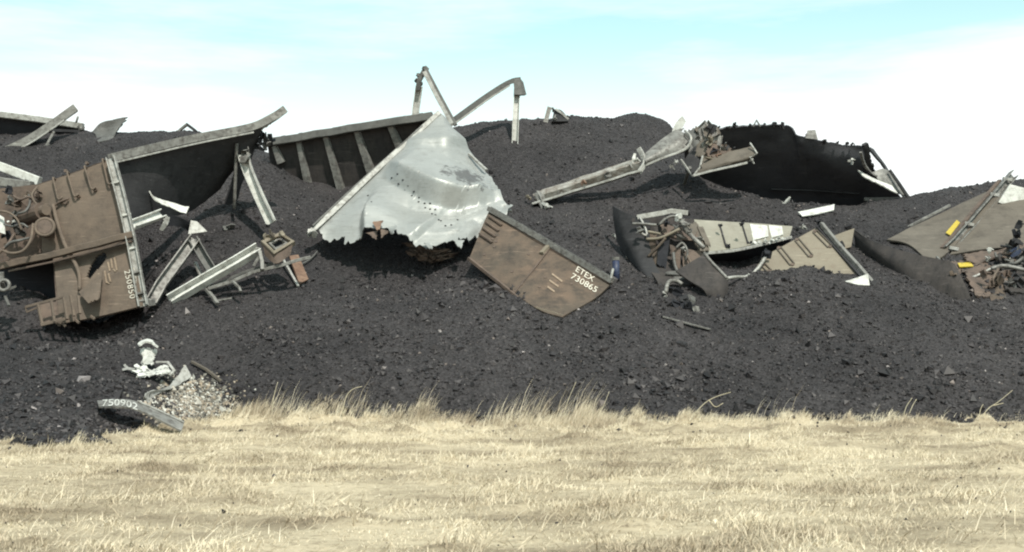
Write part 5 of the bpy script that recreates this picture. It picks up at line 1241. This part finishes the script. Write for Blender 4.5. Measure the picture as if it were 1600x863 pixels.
bar('wing_prong', [W(194, 570, Yw - .2), W(201, 577, Yw - .2)], p_box(0.05, 0.05), 'white', ws)
bar('loop_strip', [W(244, 566, Yw), W(262, 566, Yw), W(272, 580, Yw - .15), W(264, 587, Yw - .3)], p_box(0.08, 0.05), 'white', ws)
npx = Sheet([[(152, 626, CY(160, 640) - .0), (180, 624, 25.4), (208, 626, 25.5), (236, 636, 25.6), (262, 648, 25.6), (288, 660, 25.7)],
             [(154, 635, 25.0), (180, 635.5, 24.9), (206, 637, 25.0), (232, 647, 25.1), (258, 660, 25.2), (284, 673, 25.3)]], 0.04, 50, 6, 0.008, 1, 123)
nb = npx.solo('number_strip', 'pale curved metal strip with white numerals lying at the foot of the coal', 'sign', 'grey')
ns = Sheet([[(215, 628.5, 25.5), (236, 636.5, 25.56), (262, 648.5, 25.56), (288, 660.5, 25.66)], [(213, 639, 25.0), (232, 646.5, 25.06), (258, 659.5, 25.16), (284, 672.5, 25.26)]], 0.01, 20, 4, 0, 1, 124)
def lettering_root(s, sheet, quad, mat, root):
    V, Fc = text_mesh(s); x0, y0 = V[:, 0].min(), V[:, 1].min(); x1, y1 = V[:, 0].max(), V[:, 1].max()
    a_ = (V[:, 0] - x0) / (x1 - x0); b_ = (V[:, 1] - y0) / (y1 - y0); q = [np.array(c, float) for c in quad]; pts = []
    for i in range(len(V)):
        top = q[0] + (q[1] - q[0]) * a_[i]; bot = q[3] + (q[2] - q[3]) * a_[i]; p = bot + (top - bot) * b_[i]; pts.append(sheet.on(p[0], p[1], 0.012))
    part('lettering', np.array(pts), Fc, mat, root)
for k, ch in enumerate('750902'):
    x0 = 160.5 + k * 9.3; dy = [1, .4, 0, 0.2, 1.6, 4.2][k]; d2 = [.4, 0, 0.2, 1.2, 3.6, 7.0][k]
    lettering_root(ch, npx, [(x0, 624.8 + dy), (x0 + 8, 624.8 + d2), (x0 + 7.4, 634.6 + d2), (x0 - .6, 634.8 + dy)], 'bright', nb)
bar('strip_edge', [npx.on(214, 628, 0.02), npx.on(236, 637, 0.02), npx.on(262, 649, 0.02), npx.on(287, 661, 0.02)], p_box(0.05, 0.03), 'white', nb)
Sheet([[(288, 568, CY(290, 585)), (294, 580, CY(296, 592)), (300, 590, CY(300, 596))], [(262, 602, CY(262, 612) + .1), (270, 606, CY(270, 612)), (276, 604, CY(276, 610))], [(238, 610, CY(238, 622)), (244, 613, CY(244, 620)), (250, 614, CY(250, 620))], [(222, 618, CY(222, 630)), (230, 624, CY(230, 630)), (234, 630, CY(234, 634))]], 0.03, 10, 26, 0.03, 2, 125, tear='lr', tear_amp=.1).solo('torn_strip', 'torn twisted metal strip rising behind the number strip', 'debris', 'white')
bar('pole_scrap', [C(300, 572, .1), C(322, 585, .12), C(346, 600, .06)], p_box(0.08, 0.06), 'tan_dull', None, label='thin dull stick of metal lying above the ballast patch', cat='debris')

# ================================================================== 13  loose scrap, right
Sheet([[C(1247, 338, .14), C(1275, 333, .16), C(1304, 328, .18)], [C(1254, 343, .10), C(1278, 340, .12), C(1303, 334, .12)]], 0.04, 10, 5, 0.01, 1, 130).solo('white_sheet', 'bright white sheet strip lying on the crest before the black gondola', 'debris', 'bright')
bz = thing('blue_canister', 'small dark blue canister with pale lid beside the end of the rusty panel', 'canister', C(962, 438))
Yc = CY(962, 436) - .1
v, f = sweep(np.array([W(963, 438, Yc), W(962, 406, Yc + .1)]), p_round(0.10, 12), (0.1, 1, 0)); part('body', v, f, 'blue', bz, [True] * (len(f) - 2) + [False] * 2)
v, f = sweep(np.array([W(962, 407, Yc + .1), W(962, 402, Yc + .1)]), p_round(0.112, 12), (0.1, 1, 0)); part('lid', v, f, 'grey', bz)
bar('scrap_stub', [C(980, 406, .05), C(981, 398, .1), C(982, 392, .12)], p_box(0.09, 0.05), 'white', None, up=(0, -1, 0), label='short pale stub standing below the crushed dark end plate', cat='debris')
ms = thing('buried_fitting', 'black broken fitting with a pale curved lip half sunk in the open coal slope', 'debris', C(1068, 480))
tube('lip', [C(1040, 464, .1), C(1044, 454, .22), C(1056, 451, .22), C(1066, 453, .15)], 0.06, 'grey', ms, 12, 6)
for k, (x_, y_, m_) in enumerate([(1056, 462, 'black_wall'), (1066, 474, 'dusty'), (1076, 484, 'black_wall'), (1082, 476, 'grey_dark'), (1060, 480, 'black_wall'), (1086, 486, 'grey'), (1039, 463, 'white')]): chunk('fragment', x_, y_, 0.15 if k < 5 else .09, m_, ms, (1.2, .7, .8), 320 + k)
bar('loose_lath', [C(1036, 498, .05), C(1072, 509, .07), C(1110, 518, .05)], p_box(0.10, 0.04), 'grey', None, label='long thin grey lath lying flat on the open coal slope', cat='debris')
for k, (x_, y_, m_, lab) in enumerate([(962, 372, 'white', 'small white scrap beside the dark end plate of the crushed car'), (1228, 318, 'bright', 'tiny white scrap on the coal below the black gondola wall'), (1425, 428, 'blue', 'small blue-grey scrap under the curled black sheet'), (1440, 436, 'grey_dark', 'small dull grey scrap under the curled black sheet')]):
    chunk('scrap_piece', x_, y_, 0.10, m_, None, (1.2, .6, .8), 340 + k, label=lab, cat='debris')

# ================================================================== 14  far left
fl = thing('far_hopper_car', 'dark far car with pale top rail behind the heap, crossed by a curved rail', 'freight car', W(40, 260, 44.5))
Sheet([[(-60, 174, 44.6), (30, 185, 44.6), (126, 199, 44.6)], [(-60, 240, 45.2), (30, 250, 45.2), (120, 252, 45.2)], [(-60, 300, 45.8), (30, 300, 45.8), (115, 290, 45.8)]], 0.05, 20, 14, 0.04, 0.8, 140, front=None).add('side_wall', 'black_wall', fl)
bar('top_rail', [(-60, 172, 44.5), (60, 187, 44.5), (130, 198, 44.5)], p_box(0.24, 0.22), 'white', fl)
bar('under_rail', [(70, 204, 44.4), (126, 206, 44.4)], p_box(0.14, 0.10), 'dusty', fl)
chunk('rail_end', 128, 204, 0.16, 'grey_dark', fl, (1, .7, .7), 350, Y=44.4)
tube('spike', [(119, 192, 44.4), (122, 182, 44.4)], .04, 'grey', fl, 4, 6)
cu = thing('curved_rail', 'long curved grey rail sweeping up over the far dark car', 'metal rail', C(20, 246))
bar('rail', [(-40, 252, 42.6), (0, 240, 42.8), (40, 222, 43.0), (80, 196, 43.3), (105, 178, 43.5), (118, 169, 43.6)], p_chan(0.32, 0.26), 'grey', cu, n=24)
bar('rail_lip', [(-40, 256, 42.45), (0, 245, 42.65), (42, 227, 42.85), (82, 201, 43.15), (100, 188, 43.3)], p_box(0.10, 0.05), 'white', cu, n=18)
bar('stay', [(58, 238, 42.9), (72, 228, 43.0), (84, 206, 43.2)], p_box(0.09, 0.07), 'grey', cu)
bar('stay', [(62, 232, 42.95), (78, 226, 43.0)], p_box(0.08, 0.06), 'grey_dark', cu)
Sheet([[(144, 206, 44.2), (158, 192, 44.2), (178, 187, 44.2), (202, 182, 44.2)], [(150, 212, 44.1), (164, 206, 44.1), (180, 198, 44.1), (200, 187, 44.1)], [(152, 222, 44.3), (165, 220, 44.3), (178, 214, 44.3), (184, 200, 44.2)]], 0.04, 18, 10, 0.04, 1.4, 141, tear='r', tear_amp=.12).solo('torn_sheet', 'grey torn metal flag on the crest behind the brown hopper car', 'debris', 'grey_dark')
ta = thing('angle_scrap', 'small folded angle of pale and dark metal peeking over the top rail', 'debris', C(290, 216))
bar('pale_leg', [(270, 214, 44.0), (282, 203, 44.0), (292, 195, 44.0)], p_box(0.14, 0.08), 'grey', ta)
bar('dark_leg', [(291, 194, 44.0), (302, 202, 44.0), (318, 216, 44.0)], p_box(0.12, 0.10), 'dusty', ta)
wl = thing('white_beam_pair', 'pair of white and grey side beams stacked beside the brown hopper car', 'metal beam', C(20, 300))
bar('upper_beam', [(-40, 246, 36.0), (10, 264, 35.9), (62, 284, 35.8)], p_box(0.22, 0.26), 'bright', wl)
bar('beam_lip', [(-40, 240, 36.1), (10, 258, 36.0), (60, 279, 35.9)], p_box(0.06, 0.06), 'grey', wl)
bar('lower_beam', [(-40, 276, 35.6), (10, 286, 35.5), (50, 291, 35.4)], p_box(0.24, 0.26), 'grey', wl)
bar('base_beam', [(-40, 300, 35.4), (8, 304, 35.3), (30, 304, 35.3)], p_box(0.2, 0.2), 'grey_dark', wl)
bar('spacer', [(-6, 262, 35.9), (-8, 310, 35.5)], p_box(0.14, 0.14), 'dusty', wl)
bar('spacer', [(44, 280, 35.85), (40, 300, 35.5)], p_box(0.14, 0.14), 'dusty', wl)
cc = thing('coupler_knuckle', 'pale cast coupler block with round socket resting left of the rusted step ladder', 'coupler', C(4, 466))
chunk('block', 4, 446, 0.26, 'grey', cc, (.8, .7, 1), 360, Y=32.9)
ring('socket', 6, 446, 32.6, 0.14, 0.05, 'grey', cc, (0.1, -1, 0.2))
bar('tail', [(8, 464, 32.6), (14, 478, 32.2)], p_box(0.07, 0.06), 'grey_dark', cc)

# ================================================================== 15  dead weed stalks at the foot of the heap
def ground_pt(px, py):
    c = C(px, py); return c
weeds = [([(1074, 667), (1086, 646), (1104, 628), (1122, 619), (1142, 613)], 'long arching dead stalk with a side twig at the coal edge', [[(1108, 626), (1118, 636), (1130, 630)]]),
         ([(1412, 650), (1416, 636), (1425, 622)], 'pair of short upright dead twigs at the coal edge', [[(1420, 648), (1426, 634), (1432, 624)]]),
         ([(1532, 654), (1545, 638), (1560, 628), (1582, 610)], 'forked dead twig rising from the grass at the coal edge', [[(1530, 652), (1532, 640), (1536, 632)], [(1552, 634), (1568, 630)]]),
         ([(424, 655), (428, 620), (434, 597)], 'single tall straight straw with a hooked tip', []),
         ([(880, 650), (888, 625), (900, 597)], 'tall lone straw leaning over the coal', []),
         ([(935, 650), (944, 632), (952, 612)], 'shorter straw leaning beside the tall lone straw', []),
         ([(534, 650), (541, 620), (552, 608), (566, 604)], 'straw bent over at its top in the grass fringe', [])]
for main, lab, twigs in weeds:
    b0 = C(*main[0]); Yb = min(b0[1], 28.4)
    root = thing('dead_stalk', lab, 'weed', W(*main[0], Yb), 'dead stalks along the foot of the coal')
    tube('stem', [W(x_, y_, Yb) for x_, y_ in main], 0.013, 'straw', root, 12, 5, taper=(0.75, .4))
    for tw_ in twigs: tube('twig', [W(x_, y_, Yb) for x_, y_ in tw_], 0.010, 'straw', root, 8, 5, taper=(1, .6))
